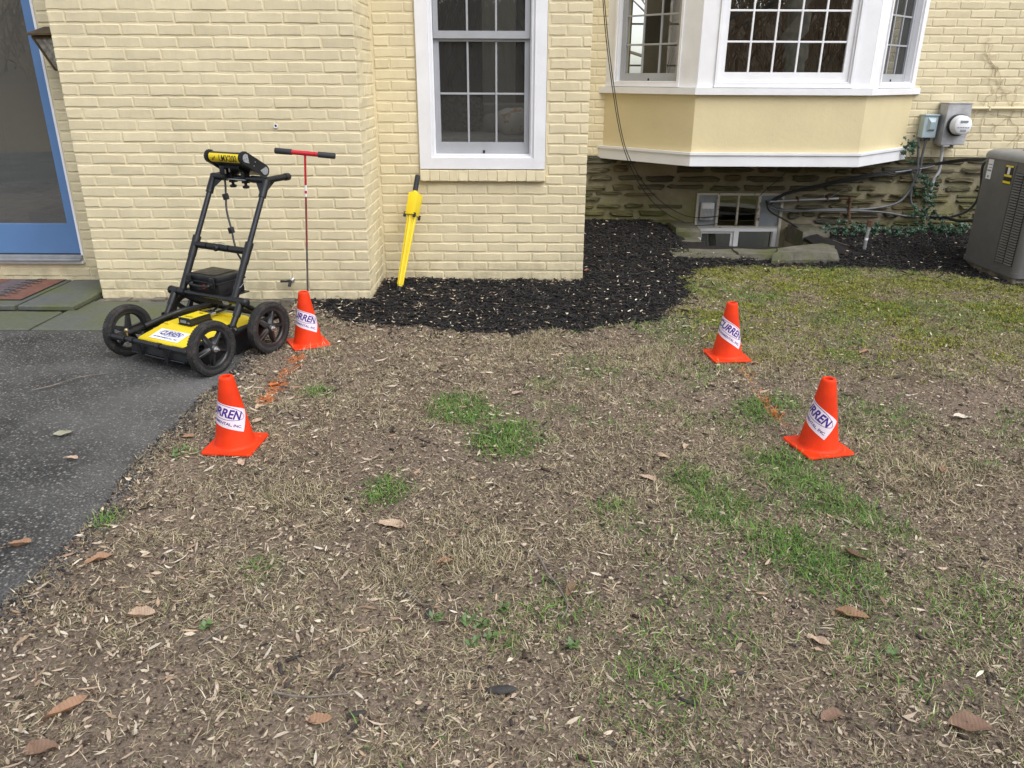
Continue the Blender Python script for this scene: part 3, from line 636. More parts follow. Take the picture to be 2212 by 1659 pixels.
# ------------------------------------------------------------------ bay window
PLN=[Vector((.785,HYR+.02)),Vector((1.463,6.58)),Vector((2.837,6.58)),Vector((3.55,HYR+.02))]
def offs(d_):
    out=[]; n=len(PLN)
    for i,p in enumerate(PLN):
        ns=[]
        for a,b_ in((i-1,i),(i,i+1)):
            if a>=0 and b_<n: e=(PLN[b_]-PLN[a]).normalized(); ns.append(Vector((e.y,-e.x)))
        if len(ns)==1: q=p+ns[0]*d_; e=ns[0]; q=Vector((p.x+d_/e.x*1.0 if abs(e.x)>.2 else p.x,p.y))
        else: bs=(ns[0]+ns[1]).normalized(); q=p+bs*(d_/bs.dot(ns[0]))
        out.append((q.x,q.y))
    return out
bay=obj('bay_window',MB().prism(offs(0)+[(3.4,HYR+.2),(.95,HYR+.2)],'z',.70,1.232),m_stucco,house)
obj('base_trim',MB().prism(offs(.022),'z',.680,.768),m_white,bay)
obj('base_ledge',MB().prism(offs(.034),'z',.7685,.788),m_white,bay)
obj('soffit',MB().prism(offs(-.03),'z',.672,.679),m_oldwhite,bay)
obj('sill_board',MB().prism(offs(.040),'z',1.2325,1.283),m_white,bay)
obj('header',MB().prism(offs(.01)+[(3.4,HYR+.2),(.95,HYR+.2)],'z',2.40,2.75),m_white,bay)
obj('bay_roof',MB().prism(offs(.10)+[(3.4,HYR+.2),(.95,HYR+.2)],'z',2.751,2.82),m_slate,bay)
ROW=.222
def facet(i,open0,open1,zb,sashmat,cols,sst,srb,gy,gm):
    a,b_=PLN[i],PLN[i+1]; e=(b_-a).normalized(); Ln=(b_-a).length
    mtx=Matrix(((e.x,-e.y,0,a.x),(e.y,e.x,0,a.y),(0,0,1,0),(0,0,0,1))); mt=lambda m:m.xf(mtx)
    obj('casing',mt(MB().frame(.002,Ln-.002,1.284,2.40,open0-.002,Ln-open1-.002,.002,.08,.0,.10)),m_white,bay)
    obj('window_frame',mt(MB().frame(open0+.001,open1-.001,1.287,2.319,.020,.020,.034,.03,-.012,.09)),m_white,bay)
    obj('inner_bead',mt(MB().frame(open0+.022,open1-.022,1.322,2.288,.012,.012,.010,.012,.004,.088)),m_white,bay)
    x0,x1,z0,z1=open0+.035,open1-.035,1.333,2.275
    rows=[z0+srb+ROW*k for k in range(1,5)]
    sash(bay,x0,x1,z0,z1,sst,srb,.05,gy,cols,rows,sashmat,.014,gm,mt=mt)
    return mt
m_glass2=glass_mat('side_window_glass',.0,.9,(.92,.94,.93),wav=.02)
mt=facet(0,.115,.80,1.28,m_sash,3,.045,.060,.050,m_glass2)
obj('lift_latch',mt(MB().box(.45,.462,.044,.052,1.334,1.352)),m_dark,bay)
facet(1,.135,1.239,1.28,m_white,5,.045,.068,.022,m_glass)
m_screen2=glass_mat('dark_screened_glass',.0,.45,(.6,.62,.62),wav=.02,mesh=.45)
mt=facet(2,.18,.865,1.28,m_sash,3,.045,.060,.050,m_screen2)
obj('lift_latch',mt(MB().box(.52,.532,.044,.052,1.334,1.352)),m_dark,bay)
# ------------------------------------------------------------------ blue glazed door
DX1=-2.972; door=obj('door',MB().frame(-3.93,DX1,.213,2.25,.062,.062,.200,.10,HYD+.012,HYD+.055),m_blue,house)
obj('door_glass',MB().add([(-3.868,HYD+.035,.413),(DX1-.062,HYD+.035,.413),(DX1-.062,HYD+.035,2.15),(-3.868,HYD+.035,2.15)],[(0,1,2,3)]),glass_mat('dusty_door_glass',.16,1.5,(.8,.83,.82),.03,.13,(.42,.44,.42)),door)
obj('door_casing',MB().box(DX1+.001,-2.956,HYD-.006,HYD+.06,.168,2.28).box(-4.05,-3.931,HYD-.006,HYD+.06,.168,2.28),m_white,door)
obj('threshold',MB().box(-4.04,-2.959,HYD-.055,HYD+.05,.171,.186,.004).box(-4.04,-2.959,HYD-.03,HYD+.05,.1865,.206,.003),m_alu,door)
obj('door_seal',MB().box(-3.93,DX1,HYD+.005,HYD+.05,.2062,.2128),m_dark,door)
obj('threshold_board',MB().box(-4.05,-2.954,HYD-.03,HYD+.001,.150,.1705),m_white,door)
# ------------------------------------------------------------------ basement window in its well
bw=obj('basement_window',MB().frame(1.703,2.512,-.34,.370,.022,.024,.02,.020,HYR-.004,HYR+.07).box(1.895,1.918,HYR,HYR+.06,.064,.349).box(2.278,2.302,HYR+.001,HYR+.06,.064,.349).box(1.726,2.487,HYR+.002,HYR+.06,.050,.0638),m_oldwhite,house)
obj('vent_panel',MB().box(1.727,1.894,HYR+.02,HYR+.04,.065,.348),m_slate,bw)
hood=obj('vent_hood',MB().box(1.748,1.868,HYR-.03,HYR+.019,.125,.285,.012),m_white,bw)
vg=MB()
for i in range(9): vg.box(1.756+i*.0125,1.7585+i*.0125,HYR-.036,HYR-.0305,.130,.235)
for j in range(8): vg.box(1.752,1.864,HYR-.0345,-.0315+HYR,.134+j*.0125,.1365+j*.0125)
obj('vent_grille',vg,m_alu,bw)
obj('sash_bar',MB().box(2.092,2.106,HYR+.012,HYR+.04,.065,.348),m_oldwhite,bw)
for a,b_ in((1.919,2.091),(2.107,2.277)): obj('pane',MB().add([(a,HYR+.03,.065),(b_,HYR+.03,.065),(b_,HYR+.03,.348),(a,HYR+.03,.348)],[(0,1,2,3)]),m_glass,bw)
obj('pipe_panel',MB().box(2.303,2.486,HYR+.018,HYR+.04,.065,.348),m_slate,bw)
sl2=obj('slider_frame',MB().frame(1.728,2.485,-.30,.048,.032,.034,.03,.030,HYR+.0,HYR+.065).box(2.085,2.128,HYR+.001,HYR+.06,-.27,.018),m_white,bw)
obj('slider_sash',MB().frame(1.762,2.083,-.269,.017,.022,.024,.03,.022,HYR+.022,HYR+.05),m_white,bw)
for a,b_ in((1.785,2.058),(2.13,2.45)): obj('pane',MB().add([(a,HYR+.035,-.27),(b_,HYR+.035,-.27),(b_,HYR+.035,.017),(a,HYR+.035,.017)],[(0,1,2,3)]),m_glass,bw)
bl=MB()
for i in range(14): bl.box(1.79,1.862,HYR+.10,HYR+.115,-.26+i*.020,-.25+i*.020)
obj('blind_slats',bl,m_curt,bw)
obj('duct_hose',MB().tube([(1.90,HYR+.14,.03),(1.93,HYR+.16,-.12),(1.98,HYR+.18,-.30)],.035,12),m_alu,bw)
wellp=obj('window_well',MB().box(1.50,1.638,6.50,HYR+.01,-.45,-.02).box(2.562,2.72,6.50,HYR+.01,-.45,.02).box(1.50,2.72,6.30,6.498,-.45,-.02).box(1.639,2.561,6.499,HYR+.01,-.45,-.40),m_smort); tag(wellp,'sunken stone-lined well in front of the basement window','window well')
def slab(par,pts,z0,z1,name='coping_stone',label=None,cat=None,group=None):
    P=[]; n0=len(pts)
    for i in range(n0):
        a,b_=pts[i],pts[(i+1)%n0]
        for t_ in(0,.34,.67): P.append((a[0]+(b_[0]-a[0])*t_+random.uniform(-.012,.012),a[1]+(b_[1]-a[1])*t_+random.uniform(-.012,.012)))
    n=len(P); cx=sum(p[0] for p in P)/n; cy=sum(p[1] for p in P)/n
    ins=[(cx+(p[0]-cx)*random.uniform(.90,.97),cy+(p[1]-cy)*random.uniform(.88,.95)) for p in P]
    mid=[(p[0]+random.uniform(-.006,.008),p[1]+random.uniform(-.008,.006),z0+(z1-z0)*.6) for p in P]
    v=[(*p,z0) for p in P]+mid+[(*p,z1+random.uniform(-.006,.005)) for p in ins]+[(cx,cy,z1)]
    f=[(i,(i+1)%n,n+(i+1)%n,n+i) for i in range(n)]+[(n+i,n+(i+1)%n,2*n+(i+1)%n,2*n+i) for i in range(n)]+[(2*n+i,2*n+(i+1)%n,3*n) for i in range(n)]
    o=obj(name,MB().add(v,f),m_cope,par)
    if label: tag(o,label,cat,group)
    return o
def GP2(*pp,z): return [tuple(G(a,b_,z)[:2]) for a,b_ in pp]
slab(wellp,GP2((1450,551),(1606,554),(1585,537),(1440,536),z=.045),-.05,.045)
slab(wellp,GP2((1592,549),(1676,552),(1682,537),(1580,536),z=.055),-.04,.055)
slab(wellp,GP2((1668,549),(1812,546),(1805,530),(1780,524),(1676,536),z=.085),-.04,.085)
slab(wellp,[(2.55,6.78),(2.80,6.80),(2.76,7.18),(2.54,7.20)],-.05,.105)
slab(wellp,[(1.40,6.62),(1.655,6.60),(1.66,7.2),(1.38,7.2)],-.05,.045)
slab(wellp,[(1.46,6.85),(1.665,6.82),(1.67,7.22),(1.44,7.2)],.046,.115)
# ------------------------------------------------------------------ interior
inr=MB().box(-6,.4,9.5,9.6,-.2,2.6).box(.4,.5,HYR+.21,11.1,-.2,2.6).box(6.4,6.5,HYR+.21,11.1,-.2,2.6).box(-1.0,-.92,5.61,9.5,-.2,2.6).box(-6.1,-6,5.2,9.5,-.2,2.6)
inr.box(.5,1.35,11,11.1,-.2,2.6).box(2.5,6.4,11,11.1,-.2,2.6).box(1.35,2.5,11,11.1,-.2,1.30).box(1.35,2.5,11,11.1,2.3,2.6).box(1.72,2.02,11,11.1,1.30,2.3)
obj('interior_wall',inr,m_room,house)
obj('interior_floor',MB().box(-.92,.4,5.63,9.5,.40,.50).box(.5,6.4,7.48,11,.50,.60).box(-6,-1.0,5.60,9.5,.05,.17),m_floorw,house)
rw=MB()
for a in(1.52,2.17,2.33): rw.box(a,a+.022,11.03,11.06,1.30,2.3)
for q in(1.5,1.75,2.0): rw.box(1.35,1.72,11.032,11.058,q,q+.022).box(2.02,2.5,11.032,11.058,q,q+.022)
obj('rear_window_bars',rw,m_sash,house)
st=thing('wooden_stairs','brown wooden stair treads seen through the blue door','stairs',(-3.3,6.3,.17),world=True)
A=W(62,470,6.1);B=W(160,470,6.1)
obj('lower_step',MB().box(A[0],B[0]+.3,6.1,6.6,.17,A[2]+.05,.01),m_wood,st); obj('upper_step',MB().box(A[0]+.14,B[0]+.3,6.35,6.85,A[2]+.051,A[2]+.36,.01),m_wood,st)
sofa=thing('sofa','pale sofa standing inside behind the sash window','sofa',(-.25,6.4,.5),world=True)
obj('seat',MB().box(-.85,.26,5.85,6.6,.72,.95,.05),m_sofa,sofa); obj('backrest',MB().box(-.85,.26,6.55,6.8,.72,1.16,.06),m_sofa,sofa); obj('base',MB().box(-.83,.24,5.9,6.75,.50,.72,.02),m_sofa,sofa)
def blob(name,c_,r_,mat,sd,amp=.12,sq=0):
    bm=bmesh.new(); bmesh.ops.create_icosphere(bm,subdivisions=3,radius=1)
    for q in bm.verts:
        if sq: m_=max(abs(q.co.x),abs(q.co.z)); q.co=Vector((q.co.x*(1-sq)+sq*q.co.x/max(m_,.35)*min(1,m_*1.25),q.co.y,q.co.z*(1-sq)+sq*q.co.z/max(m_,.35)*min(1,m_*1.25)))
        k=1+amp*(float(fbm(q.co.x*2.2+sd,q.co.y*2.2+q.co.z*1.7,sd))-.5)*2; q.co=Vector((c_[0]+q.co.x*r_[0]*k,c_[1]+q.co.y*r_[1]*k,c_[2]+q.co.z*r_[2]*k))
    return obj(name,MB().bm(bm),mat,smooth=180)
tag(blob('cushion',(-.40,6.42,1.09),(.165,.07,.135),m_cush,3,.1,.8),'dark patterned cushion on the sofa behind the sash window','cushion')
tag(blob('cushion',(-.16,6.40,1.02),(.09,.06,.075),m_sofa,5),'small round pale cushion beside the printed bag on the sofa','cushion')
tag(blob('plastic_bag',(.015,6.12,1.055),(.135,.10,.105),m_bag,8,.35),'crumpled white bag with orange print on the sofa behind the sash window','bag')
tag(obj('curtain',MB().box(-.26,.02,6.95,6.98,.6,2.5,.01),m_curt),'pale curtain hanging behind the sofa inside the sash window','curtain')

# ================================================================== SERVICES ON THE WALL
def wire(name,px,Y,r,mat,label,cat,seg=8,parent=None,n=5,dy=None,group=None):
    Ys=Y if hasattr(Y,'__len__') else [Y]*len(px); P=spline([W(a,b_,q) for (a,b_),q in zip(px,Ys)],n)
    o=obj(name,MB().tube(P,r,seg),mat,parent,60)
    if label: tag(o,label,cat,group)
    return o
# meter
mt_=thing('electric_meter','round glass electricity meter on a tall galvanised box on the brick wall','electric meter',(3.88,7.16,.8),world=True)
obj('meter_box',MB().box(3.776,3.985,7.095,7.238,.816,1.158,.006),m_galv,mt_)
obj('top_flange',MB().box(3.772,3.989,7.088,7.240,1.1585,1.166,.002),m_galv,mt_)
obj('meter_ring',MB().lathe([(.0,7.096),(.092,7.094),(.092,7.070),(.084,7.064),(.078,7.068)],36,'y',(3.885,0,.985)),m_black,mt_,30)
obj('meter_can',MB().lathe([(.082,7.072),(.080,7.02),(.074,6.995),(.060,6.985),(.0,6.983)],36,'y',(3.885,0,.985)),m_paper,mt_,40)
obj('meter_display',MB().box(3.850,3.915,6.9795,6.9822,1.008,1.026),m_slate,mt_)
ml=MB().box(3.86,3.91,6.980,6.9825,.935,.953)
for k in range(5): ml.box(3.832+k*.0215,3.846+k*.0215,6.9800,6.9824,.966,.972)
obj('meter_markings',ml,m_slate,mt_)
obj('meter_hub',MB().box(3.80,3.86,7.10,7.22,.800,.8155,.003).box(3.905,3.918,7.15,7.22,.785,.815),m_galv,mt_)
dc=thing('disconnect_box','small pale blue-grey disconnect box beside the electricity meter','electric box',(3.685,7.2,.86),world=True)
obj('box_body',MB().box(3.622,3.742,7.15,7.238,.872,1.055,.006),m_greybox,dc); obj('box_lid',MB().box(3.616,3.748,7.141,7.239,1.0555,1.068,.004),m_greybox,dc)
hl=MB(); hl.add([(3.652,7.1495,.93),(3.722,7.1495,.93),(3.722,7.1495,1.04),(3.652,7.1495,1.04),(3.668,7.130,.945),(3.706,7.130,.945),(3.706,7.122,1.005),(3.668,7.122,1.005)],[(0,1,5,4),(1,2,6,5),(2,3,7,6),(3,0,4,7),(4,5,6,7)])
obj('pull_cover',hl,m_greybox,dc)
for a in(3.655,3.705): obj('conduit_hub',MB().lathe([(0,.872),(.018,.871),(.018,.850),(.014,.846),(0,.846)],14,'z',(a,7.195,0)),m_pvc,dc,40)
def cond(a): return a
wire('conduit',[(1984.3,299),(1982,362),(1976,388),(1959.4,418.8),(1931.7,440.9),(1865,452),(1790,452.4),(1726,456),(1690,452),(1655,437)],[7.19]+[7.205]*8+[7.26],.0105,m_pvc,'grey conduit sweeping from the disconnect box to the basement window','conduit',10)
wire('conduit',[(2000.9,299),(1991.2,341),(1987,369),(1970.4,407.7),(1967.7,435.4),(1978.7,449.2),(2000,462)],[7.19]+[7.20]*5+[7.2],.0105,m_pvc,'grey conduit dropping from the disconnect box into the ivy','conduit',10)
wire('meter_conduit',[(2036.8,315),(2032.7,341.3),(2028.5,369),(2018,386),(2010,410)],7.19,.014,m_galv,'scuffed metal conduit below the electricity meter','conduit',10)
for i,(q,lab) in enumerate(((0,'upper black cable running from the air conditioner to the basement window'),(3.5,'middle black cable of the bundle above the grey conduit'),(7,'lowest black cable of the bundle above the grey conduit'))):
    wire('black_cable',[(2139,342+q*.4),(2080,344+q*.6),(2020,353+q*.5),(1985,361+q*.4),(1934,368+q),(1865,379+q*.7),(1780,397+q*.5),(1700,416+q*.5),(1664,434+q)],[5.98]+[6.9]+[7.2-.006*i]*7,.0072,m_cable,lab,'cable',7)
wire('grey_wire',[(1934,372),(1990,364),(2035,354),(2080,347)],7.185,.0035,m_alu,'pale grey wire crossing the grey conduits','wire',6)
wire('black_cable',[(1840,365),(1880,377),(1930,381),(1960,374),(2070,372),(2110,371)],7.205,.0035,m_cable,'thin black cable sagging below the bay window','cable',6)
wire('insulated_line',[(1662,448),(1700,456),(1790,455),(1870,456),(1920,460),(1960,467),(2020,471),(2060,476)],7.195,.008,m_pvc,'grey insulated line along the stone wall towards the air conditioner','pipe',8)
wire('insulated_line',[(2010,467),(2045,470),(2070,477),(2104,476)],[7.17,7.1,6.7,5.99],.014,m_cable,'black foam-wrapped line entering the air conditioner','pipe',10)
wire('whip_conduit',[(2140,345),(2126,352),(2121,372),(2119,405),(2108,437),(2085,458),(2050,470)],[5.99,6.1,6.3,6.5,6.7,6.9,7.1],.0115,m_pvc,'flexible grey conduit curving off the air conditioner','conduit',10)
wire('black_cable',[(1655,433),(1662,455),(1690,472),(1720,490),(1752,515),(1787,541)],[7.23,7.17,7.1,7.0,6.8,6.55],.008,m_cable,'black cable slanting from the basement window to the ground','cable',7)
wire('black_cable',[(1709,361),(1685,385),(1660,405),(1640,424)],7.20,.003,m_cable,'thin black wire dropping from under the bay window','wire',6)
wire('thin_wire',[(1790,428),(1830,405),(1865,385)],7.215,.0022,m_alu,'thin pale wire slanting above the gas pipe','wire',5)
wire('grey_wire',[(2040,478),(2042,500),(2050,522),(2068,533),(2092,532)],[7.1,6.9,6.7,6.4,6.0],.004,m_pvc,'thin grey wire looping down beside the air conditioner','wire',6)
wire('black_cable',[(1304,-60),(1306,0),(1313,80),(1324,170),(1340,272),(1357,335),(1390,395),(1430,437),(1470,462),(1508,470),(1560,466)],[6.5,6.6,6.7,6.78,6.85,6.88,7.0,7.1,7.16,7.19,7.21],.0036,m_cable,'rightmost of two black cables hanging down past the bay window','cable',6)
wire('black_cable',[(1300,-60),(1302.5,0),(1309,80),(1320,170),(1336,272),(1354,340),(1384,402),(1424,450),(1470,477),(1508,487),(1560,482)],[6.52,6.62,6.72,6.8,6.87,6.9,7.02,7.12,7.17,7.19,7.21],.0036,m_cable,'leftmost of two black cables hanging down past the bay window','cable',6)
gp=thing('gas_pipe','grey and rusty gas pipe on the stone wall with an elbow pointing down','pipe',(2.9,7.2,.2),world=True)
wire('pipe_run',[(1662,436),(1690,434),(1760,431),(1812,429)],7.19,.0115,m_alu,None,None,10,gp)
wire('rusty_run',[(1811,429),(1822,428.5),(1834,429)],7.19,.013,m_rust,None,None,10,gp)
wire('rusty_drop',[(1838,428),(1836,440),(1833,462),(1829,485),(1826,503)],[7.19,7.19,7.18,7.17,7.16],.0115,m_rust,None,None,10,gp)
for px_ in((1837,430),(1833.5,467),(1826,502)):
    p=W(*px_,7.18); obj('pipe_fitting',MB().lathe([(0,-.02),(.018,-.018),(.018,.018),(0,.02)],12,'z',tuple(p)),m_rust,gp,40)
for px_ in((1723,432),(1787,430)):
    p=W(*px_,7.19); obj('pipe_clamp',MB().box(p[0]-.006,p[0]+.006,7.172,7.235,p[2]-.016,p[2]+.03),m_rust,gp)
vp=thing('capped_pipe','short grey standpipe with a rusty cap rising from the mulch','pipe',tuple(G(1866,541,.05)),rot=(0,R(2.5),0))
obj('pipe_stem',MB().tube([(0,0,-.05),(0,0,.20)],.0135,12),m_alu,vp,60); obj('white_band',MB().tube([(0,0,.085),(0,0,.105)],.0145,12),m_paper,vp,60); obj('pipe_cap',MB().tube([(0,0,.195),(0,0,.245)],.020,6),m_rust,vp)
tag(obj('painted_conduit',MB().tube([(3.99,7.222,1.118),(4.4,7.222,1.12),(6.0,7.222,1.12)],.014,10).box(4.20,4.213,7.206,7.24,1.102,1.137).box(3.975,4.01,7.19,7.238,1.10,1.137,.004),m_brick,None,60),'cream-painted conduit running right from the electricity meter','conduit')
# AC condenser
acu=thing('air_conditioner','dark taupe outdoor air conditioner with louvred sides at the right edge','air conditioner',(3.9,5.68,.05),world=True)
AX0,AX1,AY0,AY1=3.55,4.27,5.35,6.02
def rrect(x0,x1,y0,y1,r,n=6):
    P=[]
    for cx,cy,a0 in((x1-r,y1-r,0),(x0+r,y1-r,90),(x0+r,y0+r,180),(x1-r,y0+r,270)):
        for k in range(n+1): a=R(a0+90*k/n); P.append((cx+r*math.cos(a),cy+r*math.sin(a)))
    return P
obj('body',MB().prism(rrect(AX0,AX1,AY0,AY1,.05),'z',.075,.815),m_ac,acu,30)
obj('base_pan',MB().prism(rrect(AX0-.006,AX1+.006,AY0-.006,AY1+.006,.05),'z',.040,.0745),m_ac,acu,30)
tp=MB(); rings=[(.008,.8155),(.010,.835),(.0,.855),(-.03,.872),(-.09,.878)]; P0=[rrect(AX0-d_,AX1+d_,AY0-d_,AY1+d_,max(.05+d_,.02)) for d_,_ in rings]; n=len(P0[0])
v=[(*p,z_) for P_,(_,z_) in zip(P0,rings) for p in P_]; f=[(k*n+i,k*n+(i+1)%n,(k+1)*n+(i+1)%n,(k+1)*n+i) for k in range(len(rings)-1) for i in range(n)]+[tuple(range((len(rings)-1)*n,len(rings)*n))]
obj('top_cap',tp.add(v,f),m_actop,acu,35)
obj('fan_guard',MB().lathe([(.05,.884),(.25,.882),(.26,.8785)],32,'z',(3.93,5.70,0)),m_rust,acu)
for (a,b_) in((5.395,5.485),(5.497,5.585)):
    obj('louvre_recess',MB().box(AX0-.002,AX0+.01,a,b_,.115,.745),m_dark,acu)
    lv=MB()
    for k in range(34):
        zz=.120+k*.0185; lv.add([(AX0-.002,a,zz+.010),(AX0-.002,b_,zz+.010),(AX0-.011,b_,zz),(AX0-.011,a,zz),(AX0-.008,a,zz-.002),(AX0-.008,b_,zz-.002)],[(0,1,2,3),(3,2,5,4)])
    tag(obj('louvre',lv,m_ac,acu),None,None,kind='stuff')
lv=MB()
for k in range(34):
    zz=.120+k*.0185; lv.box(AX0+.07,AX1-.07,AY0-.010,AY0-.001,zz,zz+.010)
tag(obj('louvre',lv,m_ac,acu),None,None,kind='stuff')
obj('panel_seam',MB().box(AX0-.002,AX0+.002,5.597,5.602,.08,.81).box(AX0-.004,AX0+.01,5.605,5.609,.10,.79),m_ac,acu)
lb=obj('warning_label',MB().box(AX0-.0025,AX0+.002,5.632,5.722,.655,.785),m_blk,acu)
obj('yellow_stripe',MB().box(AX0-.0035,AX0-.0022,5.633,5.721,.772,.784).box(AX0-.0035,AX0-.0022,5.633,5.721,.706,.720).box(AX0-.0035,AX0-.0022,5.633,5.721,.660,.676),m_yellab,lb)
obj('white_patch',MB().box(AX0-.0037,AX0-.0022,5.665,5.692,.722,.771),m_paper,lb)
obj('rating_label',MB().box(AX0-.0025,AX0+.002,5.885,5.945,.665,.805),m_paper,acu)
obj('label_print',MB().box(AX0-.0034,AX0-.0024,5.89,5.94,.765,.772).box(AX0-.0034,AX0-.0024,5.89,5.93,.745,.750).box(AX0-.0034,AX0-.0024,5.89,5.94,.72,.732).box(AX0-.0034,AX0-.0024,5.905,5.925,.675,.69),m_slate,acu)
tag(obj('equipment_pad',MB().box(3.56,4.30,5.36,6.05,-.03,.0395,.01),m_concrete),'dirty concrete pad under the air conditioner','pad')
# wall lantern on the side of the chimney
ln=thing('wall_lantern','tapered bronze wall lantern with seeded glass beside the blue door','lantern',(-2.80,5.1,1.37),world=True)
cx,cy=-2.775,5.10; zb,zt,hb,ht=1.385,1.565,.025,.088
def quadring(h_,z_): return [(cx-h_,cy-h_,z_),(cx+h_,cy-h_,z_),(cx+h_,cy+h_,z_),(cx-h_,cy+h_,z_)]
lo,hi=quadring(hb,zb),quadring(ht,zt)
obj('glass_panel',MB().add(lo+hi,[(i,(i+1)%4,4+(i+1)%4,4+i) for i in range(4)]),m_lampglass,ln)
fr=MB()
for i in range(4): fr.tube([lo[i],hi[i]],.008,6); fr.tube([hi[i],hi[(i+1)%4]],.009,6); fr.tube([lo[i],lo[(i+1)%4]],.007,6)
obj('lantern_frame',fr,m_bronze,ln)
h2,h3=quadring(ht+.022,zt+.010),quadring(ht+.022,zt+.022); ap=quadring(.035,zt+.06)
obj('lantern_roof',MB().add(quadring(ht+.006,zt+.010)+h2+h3+ap,[(0,1,2,3)]+[(a*4+i,a*4+(i+1)%4,(a+1)*4+(i+1)%4,(a+1)*4+i) for a in range(3) for i in range(4)]+[(12,13,14,15)]),m_bronze,ln)
obj('wall_arm',MB().box(-2.76,CXL+.005,5.085,5.115,zt+.022,zt+.045),m_bronze,ln)
# hose bibb, wall port
p=W(630,606,CYF-.03)
hb_=thing('hose_bibb','small dark hose tap on the chimney brick beside the cart','tap',(p[0],CYF-.006,p[2]))
obj('stem',MB().lathe([(0,.0),(.016,-.002),(.016,-.008),(.009,-.012),(.009,-.05),(0,-.052)],14,'y'),m_steel,hb_,40)
obj('spout',MB().tube([(0,-.045,0),(0,-.06,-.004),(-.008,-.066,-.03)],.010,10),m_dark,hb_,60); obj('lever',MB().tube([(0,-.05,.004),(-.03,-.056,.002),(-.062,-.058,.004)],[.009,.007,.009],8),m_dark,hb_,60)
p=W(596,272,CYF-.006)
wp=thing('wall_port','small white-rimmed pipe hole in the chimney brickwork','pipe',(p[0],CYF-.007,p[2]))
obj('rim',MB().lathe([(.0075,.0),(.0075,-.006),(.0125,-.007),(.0125,.002)],18,'y'),m_paper,wp,40); obj('bore',MB().lathe([(0,-.001),(.0074,-.001)],18,'y'),m_dark,wp)
# doormat
dm=thing('doormat','printed doormat in russet and plum stripes on the flagstones by the blue door','doormat',(-3.5,5.0,.037),world=True)
MY0,MY1=G(61,648,.04)[1],5.215; mxr=(G(61,648,.04)[0]+G(127,605,.04)[0])/2
obj('mat_base',MB().box(mxr-.76,mxr,MY0,MY1,.0365,.042,.002),m_dark,dm)
for i in range(4):
    a=mxr-.006-i*.188; obj('mat_stripe',MB().add([(a-.180,MY0+.006,.0428),(a,MY0+.006,.0428),(a,MY1-.006,.0428),(a-.180,MY1-.006,.0428)],[(0,1,2,3)]),(m_matR,m_matP,m_matR,m_matP)[i],dm)
sq=MB()
for i in range(16):
    x=mxr-.22+random.uniform(-.02,.02)+.06*(i%2); yy=MY0+.04+i*.031; sq.tube(spline([(x-.02,yy,.0434),(x+.0,yy+.016,.0434),(x+.02,yy+.002,.0434),(x+.04,yy+.014,.0434)],3),.005,4)
obj('mat_scroll',sq,m_blk,dm)
# ivy
def ivy_leaf():
    P=[(0,-.1),(.28,-.32),(.62,-.18),(.46,.08),(.72,.42),(.30,.42),(0,1.),(-.30,.42),(-.72,.42),(-.46,.08),(-.62,-.18),(-.28,-.32)]
    v=[(a*.032,-.004 if i%2 else .004,b_*.032) for i,(a,b_) in enumerate(P)]+[(0,-.008,.005)]; n=len(P)
    return MB().add(v,[(i,(i+1)%n,n) for i in range(n)]).mesh('leaf')
IV=ivy_leaf(); IV.materials.append(m_ivy)
def ivy(name,label,stems,leaves,cat='ivy'):
    o=thing(name,label,cat,tuple(leaves[0]),world=True)
    sm=MB()
    for s_ in stems: sm.tube(spline(s_,4),.0035,5)
    if stems: obj('stem',sm,m_twig,o)
    for p in leaves:
        s_=random.uniform(.6,1.35); put('leaf',IV,None,o,loc=tuple(p),rot=(random.uniform(-.9,.5),random.uniform(-2.6,2.6)+math.pi*.9,random.uniform(-.7,.7)),scale=(s_,s_,s_))
lv_=[W(random.gauss(2003,17),random.uniform(375,480),7.17+random.uniform(-.03,.015)) for _ in range(75)]
ivy('climbing_ivy','dark ivy climbing the stone wall below the electricity meter',[[W(2008,500,7.215),W(1998,450,7.215),W(2012,410,7.215),W(2022,380,7.215)]],lv_)
lv_=[W(random.gauss(1966,9),random.uniform(292,352),7.13+random.uniform(-.03,.02)) for _ in range(24)]
ivy('climbing_ivy','ivy sprig hanging at the right end of the bay window trim',[[W(1975,400,7.215),W(1968,350,7.2),W(1962,300,7.19)]],lv_)
lv_=[]
for _ in range(185):
    a=random.uniform(1775,2092); p=W(a,random.gauss(512,15),random.uniform(6.75,7.18)); p[2]=max(p[2],float(ground_h(p[0],p[1]))+random.uniform(.01,.07)); lv_.append(p)
ivy('ground_ivy','dark ivy spreading along the foot of the stone wall by the standpipe',[],lv_)
vn=MB()
for x0 in(4.05,4.2,4.34,4.45,4.55,4.65):
    z=random.uniform(.75,1.0); P=[]; x=x0
    while z<1.95 and len(P)<14: P.append((x,7.2395,z)); x+=random.gauss(0,.04); z+=random.uniform(.03,.09)
    vn.tube(spline(P,3),.0016,4)
    for q in P[1::2]: vn.tube(spline([q,(q[0]+random.gauss(0,.03),7.239,q[2]+.03),(q[0]+random.gauss(0,.06),7.2385,q[2]+random.uniform(.03,.07))],2),.0014,4)
m_vine=M('dry_vine_roots',(.48,.39,.25),.9,var=.3,vs=20)
tag(obj('dead_vine',vn,m_vine),'thin dried vine traces on the yellow brick above the air conditioner','vine')

